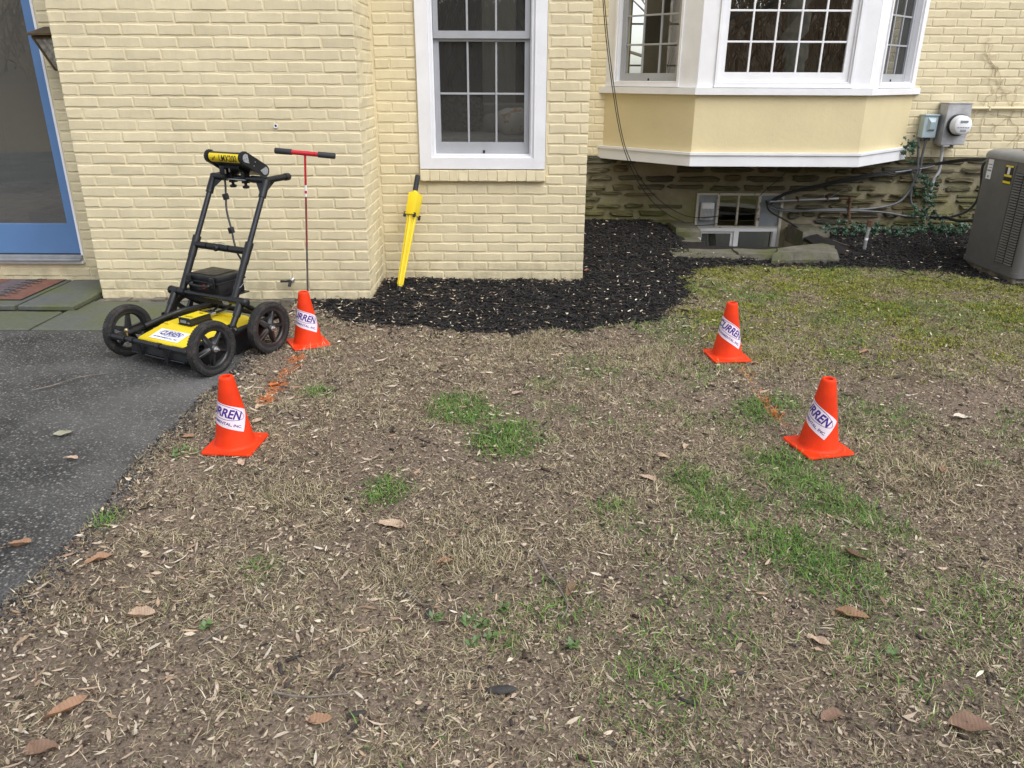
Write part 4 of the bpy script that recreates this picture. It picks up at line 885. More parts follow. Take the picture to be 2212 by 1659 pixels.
# ================================================================== SURVEY CART
CA=math.atan2(-.465,.885)
cart=thing('radar_cart','black four-wheeled ground radar cart with yellow sensor box and tilted screen','survey cart',(-1.625,3.812,.004),(0,0,CA))
WR=.145
def wheel(u,v,dusty):
    s_=1 if u>0 else -1; rm=m_dirtrim if dusty else m_rim
    mb=MB().lathe([(.117,-.016),(.119,.0),(.117,.016),(.098,.015),(.092,.009),(.092,-.009),(.098,-.015)],48,'x',(0,0,0),True)
    mb.lathe([(.0,-.026),(.024,-.026),(.024,.024),(.018,.030),(0,.030)],20,'x')
    for k in range(5):
        a=R(90+72*k+(13 if u>0 else -10)+(20 if v>0 else 0)); 
        sp=MB().add([(-.009,.017,.0),(-.009,-.017,.0),(.012,-.017,0),(.012,.017,0),(-.005,.0095,.096),(-.005,-.0095,.096),(.006,-.0095,.096),(.006,.0095,.096),(.020,.006,.0),(.020,-.006,0),(.0115,.004,.094),(.0115,-.004,.094)],
          [(0,1,2,3),(4,7,6,5),(0,4,5,1),(1,5,6,2),(2,6,7,3),(3,7,4,0),(8,10,11,9),(8,3,7,10),(9,11,6,2),(10,7,6,11)])
        sp.xf(Matrix.Rotation(a,4,'X')@Matrix.Translation((0,0,.010))); mb.add(sp.v,sp.f)
    wh=obj('wheel',mb,rm,cart,35); wh.location=(u,v,WR*.925-.004); wh.scale=(.96,.925,.925); wh.rotation_euler=(0,0,0 if s_>0 else math.pi)
    # tyre with moulded tread blocks
    prof=[(.113,-.017),(.122,-.0235),(.132,-.0235),(.140,-.019),(.1445,-.010),(.1455,0),(.1445,.010),(.140,.019),(.132,.0235),(.122,.0235),(.113,.017)]
    ty=MB().lathe(prof,72,'x',(0,0,0),True)
    for k in range(60):
        for j,(x0,x1) in enumerate(((-.020,-.011),(-.009,-.0005),(.0005,.009),(.011,.020))):
            a=2*math.pi*(k+(.5 if j%2 else 0))/60; rr=.1455-.0006-.000028*((x0+x1)/2*1000)**2*.42
            q=[]
            for dr in(-.003,.0014):
                for (xx,da) in((x0,-.038),(x1,-.038),(x1,.038),(x0,.038)): q.append((xx,(rr+dr)*math.cos(a+da),(rr+dr)*math.sin(a+da)))
            ty.add(q,[(4,5,6,7),(0,1,5,4),(1,2,6,5),(2,3,7,6),(3,0,4,7)])
    obj('tyre',ty,m_tyre,wh,50)
    obj('axle_bolt',MB().lathe([(.014,.029),(.014,.033),(.009,.034),(.009,.043),(.006,.044),(.006,.054),(.0,.055)],6,'x').lathe([(0,.030),(.016,.030),(.016,.0315),(0,.032)],20,'x'),m_steel,wh,30)
for u,v,dd in((-.300,-.190,0),(.300,-.190,0),(-.300,.190,0),(.300,.190,1)): wheel(u,v,dd)
def tube(name,path,r,mat,parent=cart,seg=14): return obj(name,MB().tube(path,r,seg),mat,parent,60)
def cap(p,ax,r,l=.012):  # domed end cap
    p=Vector(p); ax=Vector(ax).normalized(); return MB().tube([p,p+ax*l*.5,p+ax*l*.85,p+ax*l],[r,r,r*.8,r*.35],14)
# low frame
tube('front_bar',[(-.225,-.305,.138),(.225,-.305,.138)],.0115,m_tubegrey)
for s_ in(-1,1):
    tube('front_elbow',[(s_*.262,-.305,.138),(s_*.165,-.305,.138)],.0165,m_fit); obj('end_cap',cap((s_*.262,-.305,.138),(s_,0,0),.0185,.014),m_black,cart,60)
    tube('side_rail',[(s_*.238,-.300,.138),(s_*.238,.315,.150)],.0165,m_fit)
    tube('axle_stub',[(s_*.215,-.190,.133),(s_*.285,-.190,.131)],.013,m_fit); tube('axle_stub',[(s_*.215,.190,.133),(s_*.285,.190,.131)],.013,m_fit)
    # hinged post
    obj('clevis',MB().prism([(-.022,.135),(.024,.135),(.016,.185),(-.012,.185)],'x',s_*.238-.020,s_*.238-.014).prism([(-.022,.135),(.024,.135),(.016,.185),(-.012,.185)],'x',s_*.238+.014,s_*.238+.020),m_fit,cart)
    obj('clevis_bolt',MB().lathe([(0,-.026),(.007,-.026),(.007,.026),(0,.026)],10,'x',(s_*.238,.004,.166)),m_steel,cart,40)
    tube('hinge_post',[(s_*.238,.004,.172),(s_*.238,.040,.222)],.0155,m_fit); tube('hinge_post',[(s_*.238,.039,.2205),(s_*.238,.083,.286)],.0195,m_fit)
    tube('crossbar_tee',[(s_*.212,.083,.286),(s_*.268,.083,.286)],.0205,m_fit); obj('end_cap',cap((s_*.268,.083,.286),(s_,0,0),.0225,.016),m_black,cart,60)
    tube('rear_strut',[(s_*.225,.090,.280),(s_*.225,.200,.200),(s_*.228,.312,.158)],.0150,m_fit)
    # uprights
    B0=Vector((s_*.190,.085,.290)); T0=Vector((s_*.190,.398,.850)); dr=(T0-B0)
    q=lambda t_:tuple(B0+dr*t_)
    tube('crossbar_tee',[(s_*.165,.083,.286),(s_*.211,.083,.286)],.0195,m_fit)
    tube('lower_upright',[q(0),q(.315)],.0185,m_fit); tube('upright_tee',[q(.30),q(.445)],.0205,m_fit); tube('upright_collar',[q(.435),q(.475)],.0215,m_fit)
    tube('upper_upright',[q(.46),q(.90)],.0140,m_tubegrey); tube('top_elbow',[q(.855),q(.985),tuple(T0)],.0195,m_fit)
    tube('handle_grip',[tuple(T0+Vector((0,-.012,0))),(s_*.190,.500,.853),(s_*.190,.545,.853)],.0165,m_fit); obj('end_cap',MB().add(*(lambda m:(m.v,m.f))(MB().tube([(s_*.190,.530,.853),(s_*.190,.558,.853),(s_*.190,.566,.853)],[.0195,.0195,.014],14))),m_black,cart,60)
    tube('handle_grip',[(s_*.195,.398,.850),(s_*.09,.398,.850)],.0190,m_fit)
    obj('gusset',MB().add([(s_*.187,.385,.842),(s_*.187,.350,.770),(s_*.115,.394,.842),(s_*.192,.385,.842),(s_*.192,.350,.770),(s_*.115,.398,.846)],[(0,1,2),(3,5,4),(0,3,4,1),(1,4,5,2)]).add([(s_*.187,.405,.842),(s_*.187,.365,.778),(s_*.187,.468,.848),(s_*.193,.405,.842),(s_*.193,.365,.778),(s_*.193,.468,.848)],[(0,1,2),(3,5,4),(0,3,4,1),(1,4,5,2)]),m_fit,cart)
tube('rear_bar',[(-.235,.305,.152),(.235,.305,.152)],.0150,m_fit)
tube('crossbar',[(-.21,.083,.286),(.21,.083,.286)],.0128,m_tubegrey)
tube('top_bar',[(-.19,.398,.850),(.19,.398,.850)],.0155,m_tubegrey)
mz,mv=.515,.2115
tube('middle_bar',[(-.19,mv,mz),(.19,mv,mz)],.0135,m_tubegrey)
tube('bar_sleeve',[(-.185,mv,mz),(-.098,mv,mz)],.0182,m_fit); tube('bar_sleeve',[(-.088,mv,mz),(.062,mv,mz)],.0182,m_fit); tube('bar_sleeve',[(.072,mv,mz),(.185,mv,mz)],.0182,m_fit)
obj('bar_knob',MB().lathe([(0,-.022),(.014,-.022),(.016,-.018),(.016,.0),(0,.0)],16,'y',(-.012,mv-.010,mz)),m_black,cart,40)
obj('retaining_pin',MB().tube(spline([(-.05,mv,mz+.020),(-.02,mv-.004,mz+.026),(.02,mv-.01,mz+.022),(.045,mv-.004,mz+.019),(.01,mv+.008,mz+.024),(-.03,mv+.01,mz+.023)],5),.0016,6),m_steel,cart,60)
obj('lanyard_wire',MB().tube(spline([(.178,.140,.372),(.170,.115,.352),(.182,.098,.338),(.205,.112,.345),(.222,.135,.372),(.228,.150,.390)],5),.0022,6),m_steel,cart,60)
# sensor: black tub with moulded yellow lid
prof=[(-.262,.062),(-.255,.098),(-.235,.112),(.248,.118),(.262,.108),(.265,.060),(.245,.030),(.10,.016),(-.16,.016),(-.225,.030)]
tub=obj('sensor_tub',MB().prism(prof,'x',-.198,.198),m_black,cart)
obj('skid_edge',MB().tube([(-.19,-.266,.058),(.0,-.268,.055),(.19,-.266,.058)],.0045,6),m_tubegrey,cart,60)
lid=MB()
def ringz(v0,v1,u,z): return [(-u,v0,z),(u,v0,z),(u,v1,z),(-u,v1,z)]
st_=[([-.232,.232],.178,.116),([-.228,.228],.175,.126),([-.118,.205],.160,.158),([-.112,.200],.155,.163),([-.085,.19],.145,.172)]
L0=[]
for (a,b_),u,z in st_:
    zf=z; L0+= [(-u,a,z-(.0 if z<.13 else .004)),(u,a,z-(.0 if z<.13 else .004)),(u,b_,z),(-u,b_,z)]
lid.add(L0,[(k*4+i,k*4+(i+1)%4,(k+1)*4+(i+1)%4,(k+1)*4+i) for k in range(4) for i in range(4)]+[(16,17,18,19)])
bm=bmesh.new(); me=lid.mesh('tmp'); bm.from_mesh(me); bmesh.ops.bevel(bm,geom=bm.edges[:],offset=.004,segments=2,profile=.5,affect='EDGES',clamp_overlap=True)
obj('sensor_lid',MB().bm(bm),m_yel,cart,50)
lr=MB()
for s_ in(-1,1): lr.box(s_*.118-.016,s_*.118+.016,-.100,-.082,.163,.174,.005).box(s_*.150-.010,s_*.150+.010,.02,.12,.140,.166,.006)
lr.box(-.13,.13,.13,.16,.168,.180,.006)
obj('lid_ribs',lr,m_yel,cart,50)
# sticker on the sloping front of the lid
sa=Vector((0,-.228,.126)); sb=Vector((0,-.118,.154)); sd=(sb-sa).normalized(); sn=Vector((0,-sd.z,sd.y)); sc0=(sa+sb)/2
def on_slope(vf,off,tilt=0,cu=-.012): 
    v,f=vf; c_,s_=math.cos(tilt),math.sin(tilt)
    return MB().add([tuple(Vector((cu+a*c_-b_*s_,0,0))+sc0+sd*(a*s_+b_*c_)+sn*off) for a,b_ in v],f)
stk=obj('sticker',on_slope(grid2d(.205,.088,1,1),.0016),m_paper,cart)
obj('sticker_oval',on_slope((lambda r_:(r_[0]+np.array([0,.014]),r_[1]))(ring2d(.083,.0245,.0022)),.0024),m_ink,stk)
v,f=text2d('CURREN',.140,.035,.024,.18); obj('sticker_name',on_slope((v+np.array([0,.014]),f),.0028),m_ink,stk)
v,f=text2d('ENVIRONMENTAL, INC.',.170,.0125,.012,.18); obj('sticker_line',on_slope((v+np.array([0,-.026]),f),.0024),m_ink,stk)
# controller box
bx=obj('controller_box',MB().box(-.047,.047,-.085,.055,.172,.1765,.002).box(-.044,.044,-.082,.050,.1768,.208,.004),m_black,cart,40)
obj('controller_label',MB().box(-.041,.041,-.074,.044,.2082,.2090),m_yellab,bx)
v,f=text2d('LMX200',.056,.014,.012,0); obj('controller_text',MB().add([(a,-.052+b_,.2096) for a,b_ in v],f),m_blk,bx)
obj('controller_mark',MB().add([(-.005,.012,.2096),(.022,.020,.2096),(.012,.026,.2096),(.03,.034,.2096),(-.015,.026,.2096),(.0,.020,.2096)],[(0,1,2,5),(2,3,4,5)]),m_blk,bx)
sw=MB()
for a in(-.040,.040):
    for c_ in(-.078,.046): sw.lathe([(0,.2105),(.0035,.210),(.004,.2080)],8,'z',(a,c_,0))
obj('box_screw',sw,m_steel,bx)
obj('box_window',MB().box(-.030,.012,-.0832,-.0822,.182,.197).box(.022,.036,-.0832,-.0822,.182,.190),m_slate,bx)
obj('connector_plug',MB().lathe([(0,.05),(.010,.05),(.010,.075),(.012,.078),(.012,.098),(.006,.102)],12,'y',(.015,0,.192)),m_steel,bx,40)
obj('connector_plug',MB().lathe([(0,.05),(.010,.05),(.010,.075),(.0125,.078),(.0125,.110),(.006,.118)],12,'y',(-.018,0,.192)),m_black,bx,40)
tube('data_cable',spline([(-.018,.115,.192),(-.030,.16,.205),(-.06,.18,.235),(-.08,.20,.27)],5),.006,m_black)
tube('data_cable',spline([(.015,.10,.192),(.03,.15,.20),(.06,.18,.23),(.07,.21,.27)],5),.006,m_black)
obj('cable_sleeve',MB().tube(spline([(-.205,-.16,.160),(-.19,-.05,.178),(-.16,.05,.196),(-.08,.10,.215),(-.02,.12,.235),(.03,.14,.262)],5),[.013]*26,10),m_black,cart,60)
for a in(-.118,.072):
    obj('strap',MB().tube([(a-.012,-.305,.138),(a+.012,-.305,.138)],.0165,14).box(a-.012,a+.012,-.2785,-.2725,.045,.135).box(a-.012,a+.012,-.300,-.2725,.118,.122),m_black,cart,40)
kb=obj('ball_stud',MB().lathe([(0,-.011),(.006,-.0095),(.0098,-.005),(.011,0),(.0098,.005),(.006,.0095),(0,.011)],16,'z',(-.205,-.268,.166)).lathe([(.0045,-.03),(.0045,-.008)],10,'z',(-.205,-.268,.166)),M('worn_brass',(.45,.38,.22),.35,.8,var=.2,vs=60),cart,180)
# tray, battery case
tr_=obj('case_tray',MB().box(-.180,.08,.100,.295,.2865,.2925,.002).box(-.180,.08,.098,.104,.262,.286),m_black,cart)
tr_.location=(0,0,-.018)
cs=obj('battery_case',MB().box(-.170,.055,.108,.285,.2935,.368,.010),m_black,cart,40)
cs.location=(0,.004,-.020); cs.rotation_euler=(0,0,0)
obj('case_lid',MB().box(-.174,.059,.104,.289,.3685,.402,.010).box(-.135,.015,.125,.27,.402,.4055,.001),m_black,cs,40)
obj('case_rim',MB().box(-.178,.063,.100,.293,.362,.372,.004),m_black,cs,40)
for a in(-.142,.028): obj('latch',MB().box(a-.017,a+.017,.089,.0995,.345,.398,.004).box(a-.012,a+.012,.083,.0888,.350,.372,.003),m_black,cs,40)
obj('case_handle',MB().tube(spline([(-.118,.094,.360),(-.114,.080,.356),(-.05,.074,.352),(.008,.080,.356),(.012,.094,.360)],5),.0075,10),m_black,cs,60)
obj('pressure_valve',MB().lathe([(.0085,.106),(.0085,.103),(.0125,.103),(.0125,.106)],18,'y',(-.048,0,.343)),m_red,cs,40)
obj('case_strap',MB().add([(-.10,.1065,.318),(.015,.1065,.330),(.015,.1065,.348),(-.10,.1065,.336)],[(0,1,2,3)]),m_dark,cs)
# display unit: stadium section along its side, tilted towards the operator
P1=Vector((.330,.962)); P2=Vector((.452,.890)); ax=(P2-P1).normalized(); nr=Vector((-ax.y,ax.x)); nr=nr if nr.y>0 else -nr
def stadium(r,n=9,grow=0):
    out=[]
    a0=math.atan2(nr.y,nr.x)
    for k in range(n+1): a=a0-math.pi*k/n; out.append((P2.x+r*math.cos(a),P2.y+r*math.sin(a)))
    for k in range(n+1): a=a0-math.pi-math.pi*k/n; out.append((P1.x+r*math.cos(a),P1.y+r*math.sin(a)))
    return out
disp=obj('display_unit',MB().prism(stadium(.026),'x',-.112,.112),m_black,cart,40)
for s_ in(-1,1):
    ck=MB().prism(stadium(.0315),'x',s_*.1125,s_*.132)
    for k in range(9):
        a=math.atan2(nr.y,nr.x)+math.pi*(k+.5)/9; ck.tube([(s_*.1135,P1.x+.0315*math.cos(a),P1.y+.0315*math.sin(a)),(s_*.131,P1.x+.0315*math.cos(a),P1.y+.0315*math.sin(a))],.0028,6)
    obj('side_bumper',ck,m_black,disp,40)
    for (c0,sg) in((P1,1),(P2,-1)):
        tri=[]
        for k in range(7): a=math.atan2(-sg*ax.y,-sg*ax.x)+R(-95+190*k/6); tri.append((c0.x+.0215*math.cos(a),c0.y+.0215*math.sin(a)))
        tri.append(tuple(c0+ax*sg*.030-nr*.013))
        pl=obj('end_plate',MB().prism(tri,'x',s_*.1322,s_*.1338),m_silver,disp)
        scw=MB()
        for d_ in((-.011*sg,.009),(-.008*sg,-.010),(.0,.0),(.018*sg,-.009)):
            q=c0+ax*d_[0]+nr*d_[1]; scw.lathe([(0,s_*.1362),(.0026,s_*.1358),(.003,s_*.1338)],8,'x',(0,q.x,q.y))
        obj('plate_screw',scw,m_steel,disp,60)
    q1=P1+(P2-P1)*.45; scw=MB()
    for d_ in(.011,-.011): q=q1+nr*d_; scw.lathe([(0,s_*.1350),(.0026,s_*.1345),(.003,s_*.132)],8,'x',(0,q.x,q.y))
    obj('side_screw',scw,m_steel,disp,60)
def wrapped(u,s_,off):   # label wrapped round the front edge; s measured upward from the forward-facing middle
    a=math.atan2(-.25,-1)-s_/.026; r=.026+off; return (u,P1.x+r*math.cos(a),P1.y+r*math.sin(a))
v,f=grid2d(.208,.054,4,12); lab=obj('yellow_strip',MB().add([wrapped(a,b_,.0010) for a,b_ in v],f),m_yellab,disp,60)
def fine(vf,cut=.006):
    bm=bmesh.new(); vs_=[bm.verts.new((a,b_,0)) for a,b_ in vf[0]]
    for q in vf[1]:
        try: bm.faces.new([vs_[i] for i in q])
        except ValueError: pass
    for _ in range(3):
        es=[e for e in bm.edges if e.calc_length()>cut]
        if es: bmesh.ops.subdivide_edges(bm,edges=es,cuts=1); bmesh.ops.triangulate(bm,faces=bm.faces[:])
    bm.verts.index_update(); o=[(q.co.x,q.co.y) for q in bm.verts],[[q.index for q in f_.verts] for f_ in bm.faces]; bm.free(); return o
v,f=text2d('LMX200',.122,.033,.012,.05); v=v+np.array([.030,.002]); v,f=fine((v,f)); obj('strip_text',MB().add([wrapped(a,b_,.0017) for a,b_ in v],f),m_blk,lab)
mk=([(-.082,-.012),(-.074,-.010),(-.068,.000),(-.058,.000),(-.056,.010),(-.062,.012),(-.066,.005),(-.080,.003),(-.084,-.004),(-.078,-.004)],[(0,1,9,8),(1,2,7,9),(2,6,7),(2,3,6),(3,4,5,6)])
v,f=fine(mk); obj('strip_mark',MB().add([wrapped(a,b_,.0017) for a,b_ in v],f),M('gold_ink',(.30,.20,.02),.5),lab)
scr=P1+(P2-P1)*.5+nr*.0225; obj('screen',MB().add([(a,(P1+(P2-P1)*t_+nr*.0266).x,(P1+(P2-P1)*t_+nr*.0266).y) for a,t_ in((-.09,.08),(.09,.08),(.09,.92),(-.09,.92))],[(0,1,2,3)]),m_slate,disp)
un=lambda t_,d_:(P1+(P2-P1)*t_-nr*d_)
a1=un(.30,.0262);a2=un(.30,.040);a3=un(.8,.040);a4=un(.8,.0262)
obj('mount_plate',MB().prism([tuple(a1),tuple(a2),tuple(a3),tuple(a4)],'x',-.055,.055),m_black,cart)
obj('mount_clamp',MB().box(-.062,-.038,.378,.420,.826,.905,.004),m_black,cart,40); obj('mount_clamp',MB().box(.030,.054,.378,.420,.826,.905,.004),m_black,cart,40)
obj('clamp_rod',MB().tube([(-.07,.372,.846),(.07,.372,.846)],.004,8),m_steel,cart,60)
for a in(-.050,.042): obj('clamp_knob',MB().lathe([(0,.800),(.013,.800),(.018,.804),(.018,.812),(.008,.816),(.008,.830),(0,.830)],12,'z',(a,.395,0)),m_black,cart,40)
obj('cable_plug',MB().box(-.092,-.052,.350,.376,.868,.915,.005).box(-.086,-.058,.352,.374,.848,.868,.004),m_black,cart,40)
obj('plug_screw',MB().tube([(-.048,.352,.875),(-.048,.352,.897)],.004,8).tube([(-.022,.356,.885),(-.022,.356,.908)],.0045,8),m_steel,cart,60)
cb=[(-.072,.362,.85),(-.070,.360,.815),(-.060,.345,.765),(-.030,.310,.69),(.020,.280,.60),(.055,.255,.54),(.075,.248,.49),(.095,.26,.44)]
obj('display_cable',MB().tube(spline(cb,6),.0052,10),m_black,cart,60)
for c_,r_ in(((-.058,.341,.757),R(14)),((.020,.278,.597),R(16))):
    o=obj('ferrite_clip',MB().box(-.013,.013,-.011,.011,-.016,.016,.003),m_black,cart,40); o.location=c_; o.rotation_euler=(0,-r_,0)

# ================================================================== TRAFFIC CONES
CR0,CR1,CZ0,CZ1=.0755,.0285,.012,.276
sinA=(CR0-CR1)/math.hypot(CR0-CR1,CZ1-CZ0); cosA=math.sqrt(1-sinA*sinA); zap=CZ0+CR0/((CR0-CR1)/(CZ1-CZ0)); tanA=(CR0-CR1)/(CZ1-CZ0)
def cone(x,y,rz,phi0,tilt,zc,label,lean=(0,0)):
    c_=thing('traffic_cone',label,'traffic cone',(x,y,float(ground_h(x,y))+.006),(lean[0],lean[1],0),'orange survey cones')
    body=MB().lathe([(.088,.0085),(.080,.0105),(.0765,.016),(CR0-.0012,CZ0+.010),(.052,CZ0+(CR0-.052)/tanA),(CR1,CZ1),(.0275,.283),(.0245,.288),(.0195,.2895),(.0155,.287),(.0150,.26)],48)
    obj('cone_body',body,m_cone,c_,45)
    b_=.0985; P=[]
    for cx,cy,a0 in((b_-.012,b_-.012,0),(-b_+.012,b_-.012,90),(-b_+.012,-b_+.012,180),(b_-.012,-b_+.012,270)):
        for k in range(5): a=R(a0+22.5*k); P.append((cx+.012*math.cos(a),cy+.012*math.sin(a)))
    n=len(P); P8=[(p[0]*.55,p[1]*.55) for p in P]
    v=[(*p,.0) for p in P]+[(*p,.006) for p in P]+[(p[0]*.985,p[1]*.985,.0085) for p in P]+[(*p,.009) for p in P8]
    f=[tuple(range(n))]+[(k*n+i,k*n+(i+1)%n,(k+1)*n+(i+1)%n,(k+1)*n+i) for k in range(3) for i in range(n)]+[tuple(range(3*n,4*n))]
    obj('base_plate',MB().add(v,f).xf(Matrix.Rotation(R(rz),4,'Z')),m_cone,c_,40)
    rho=(zap-zc)/cosA; ct,st_=math.cos(tilt),math.sin(tilt)
    def wrap(vf,off):
        out=[]
        for a,b2 in vf[0]:
            s_=a*ct+b2*st_; t_=-a*st_+b2*ct; yd=rho-t_; r_=math.hypot(s_,yd); th=math.atan2(s_,yd); ph=R(phi0)+th/sinA; rr=r_*sinA+off
            out.append((rr*math.sin(ph),-rr*math.cos(ph),zap-r_*cosA+off*sinA))
        return MB().add(out,vf[1])
    sk=obj('sticker',wrap(grid2d(.200,.088,40,14),.0008),m_pink,c_,60)
    r_=ring2d(.091,.0275,.0018,60); obj('sticker_oval',wrap((r_[0]+np.array([0,.0135]),r_[1]),.0015),m_inkp,sk)
    v,f=text2d('CURREN',.155,.036,.027,.12); obj('sticker_name',wrap(fine((v+np.array([0,.0135]),f),.010),.0016),m_inkp,sk)
    v,f=text2d('ENVIRONMENTAL, INC.',.176,.0125,.020,0); obj('sticker_line',wrap(fine((v+np.array([0,-.0275]),f),.010),.0014),m_inkp,sk)
aim=lambda x,y:math.degrees(math.atan2(-x,y))  # turn so that phi 0 faces the camera
(x1,y1,r1),(x2,y2,r2),(x3,y3,r3),(x4,y4,r4)=CONES
cone(x1,y1,r1,-aim(x1,y1)*-1-46,R(13),.148,'orange traffic cone nearest the driveway edge in the left foreground')
cone(x2,y2,r2,-aim(x2,y2)*-1-26,R(17),.150,'orange traffic cone just right of the radar cart wheel')
cone(x3,y3,r3,-aim(x3,y3)*-1+0,R(30),.148,'farther of the two orange traffic cones on the right')
cone(x4,y4,r4,-aim(x4,y4)*-1-46,R(25),.148,'nearer of the two orange traffic cones on the right')

# ================================================================== T-HANDLE PROBE, MAGNETIC LOCATOR
PRY=4.14; pr=thing('probe_rod','red and black T-handled steel probe rod standing behind the cone by the cart','probe',(-1.151,PRY,0),(0,R(4.3),0))
ht=W(661,330,PRY)[2]; hd=R(.5)
obj('rod',MB().tube([(0,0,-.10),(0,0,.50)],.0052,10),m_rod,pr,60); obj('worn_shaft',MB().tube([(0,0,.4995),(0,0,.765)],.0054,10),m_dred,pr,60); obj('label_sleeve',MB().tube([(0,0,.765),(0,0,.825)],.0062,12),m_paper,pr,60)
obj('label_mark',MB().tube([(0,0,.782),(0,0,.796)],.0064,12),m_red,pr,60); obj('red_shaft',MB().tube([(0,0,.825),(0,0,ht)],.0060,12),m_red,pr,60)
dx,dz=math.cos(hd),-math.sin(hd)
obj('handle_bar',MB().tube([(-.075*dx,0,ht-.075*dz),(.075*dx,0,ht+.075*dz)],.0120,14),m_red,pr,60)
for s_ in(-1,1): obj('grip',MB().tube([(s_*.068*dx,0,ht+s_*.068*dz),(s_*.152*dx,0,ht+s_*.152*dz),(s_*.156*dx,0,ht+s_*.156*dz)],[.0150,.0155,.012],14),m_foam,pr,60)
tip=Vector(G(862,629,.01)); top=Vector(W(905,380,5.375)); axl=(top-tip); LL=axl.length
lc=thing('magnetic_locator','yellow wand-shaped magnetic locator leaning on the wall left of the window sill','locator',tuple(tip)); lc.rotation_euler=axl.to_track_quat('Z','X').to_euler()
lc.rotation_euler.rotate_axis('Z',R(100)) if False else None
zt_=[LL*q for q in(0,.042,.062,.655,.665,.845,.862,1.)]
obj('tip',MB().tube([(0,0,0),(0,0,zt_[1])],.0185,16),m_black,lc,60); obj('tip_collar',MB().tube([(0,0,zt_[1]-.002),(0,0,zt_[2])],.0165,16),m_yel,lc,60)
fl=MB(); n=40
def star(r,z): return [(r*(1+.11*math.cos(8*2*math.pi*k/n))*math.cos(2*math.pi*k/n),r*(1+.11*math.cos(8*2*math.pi*k/n))*math.sin(2*math.pi*k/n),z) for k in range(n)]
vv=star(.0195,zt_[2]-.004)+star(.0305,zt_[3]); fl.add(vv,[(k,(k+1)%n,n+(k+1)%n,n+k) for k in range(n)]+[tuple(range(n)),tuple(range(n,2*n))]); obj('fluted_tube',fl,m_yel,lc)
obj('housing',MB().box(-.041,.041,-.034,.034,zt_[4],zt_[5],.006).box(-.0435,.0435,-.0365,.0365,zt_[3]-.001,zt_[4],.003),m_yel,lc,40)
obj('cover_plate',MB().box(-.032,.032,-.0355,-.034,zt_[4]+.012,zt_[5]-.008,.001),m_yellab,lc)
for s_ in(-1,1): obj('clamp',MB().box(s_*.036-.007,s_*.036+.007,-.044,-.028,zt_[3]-.020,zt_[4]+.006,.002).box(s_*.036-.007,s_*.036+.007,.028,.044,zt_[3]-.020,zt_[4]+.004,.002),m_dark,lc)
obj('neck',MB().tube([(.016,0,zt_[5]-.002),(.016,0,zt_[6]+.004)],.0150,14),m_yel,lc,60)
gr=MB().tube([(.016,0,zt_[6]),(.016,0,zt_[7]-.004),(.016,0,zt_[7])],[.0165,.0168,.013],16)
for k in range(9): gr.tube([(.016,0,zt_[6]+.012+k*.010),(.016,0,zt_[6]+.017+k*.010)],.0178,16)
obj('grip',gr,m_foam,lc,40)

# ================================================================== FALLEN LEAVES, TWIGS
def big_leaf(name,px,py,size,ang,col,label,curl=.25,zlift=.004,broad=.5,stand=0.,group='large fallen leaves'):
    ph1=random.uniform(4,9); ph2=random.uniform(0,6)
    p=G(px,py); x,y=p[0],p[1]; z=(float(ground_h(x,y)) if not(x<float(drive_edge(y))) else .004)+zlift
    n=13; v=[];f=[]; hw=broad/2
    for i in range(n):
        t_=i/(n-1); wv=hw*math.sin(math.pi*min(1,t_*.93+.035))**.55*(1+random.uniform(-.10,.10)*(i not in(0,n-1)))
        for j,s_ in enumerate((-1,-.5,0,.5,1)):
            zz=curl*(abs(s_)**1.6)*wv*1.3+.05*math.sin(t_*ph1+s_*2+ph2)+.02*math.sin(t_*13+s_*5+ph1)+curl*.35*(t_-.5)**2; v.append(((t_-.5)*size,s_*wv*size*(1-.25*curl),zz*size))
    for i in range(n-1):
        for j in range(4): f.append((i*5+j,i*5+j+1,(i+1)*5+j+1,(i+1)*5+j))
    mb=MB().add(v,f).tube([(-.5*size,0,.01*size),(-.62*size,.02*size,.0)],.0012,4)
    zmin=min(q[2] for q in mb.v)
    key='leaf_'+str(col); m_=bpy.data.materials.get(key)
    if not m_:
        m_,t,b=nodes(key); c=ramp(t,noise(t,16,5,.6),[(.3,tuple(q*.75 for q in col)),(.7,tuple(min(1,q*1.15) for q in col))])
        wv_=N(t,'ShaderNodeTexWave'); wv_.inputs['Scale'].default_value=38; wv_.inputs['Distortion'].default_value=3.0; L(t,N(t,'ShaderNodeTexCoord').outputs['Object'],wv_.inputs[0])
        c=mix(t,1.,c,ramp(t,wv_.outputs[1],[(.0,.90),(.5,1.03)]),'MULTIPLY'); L(t,c,b.inputs['Base Color']); b.inputs['Roughness'].default_value=.75; bump(t,b,wv_.outputs[1],.2,.0015)
    o=obj(name,mb,m_,None,60); o.location=(x,y,z-zmin*.6); o.rotation_euler=(stand,R(random.uniform(-8,8)),R(ang)); tag(o,label,'leaf',group)
TAN,ORG,PAL,BRN,RED=(.55,.40,.28),(.38,.22,.13),(.66,.58,.47),(.24,.145,.095),(.34,.12,.07)
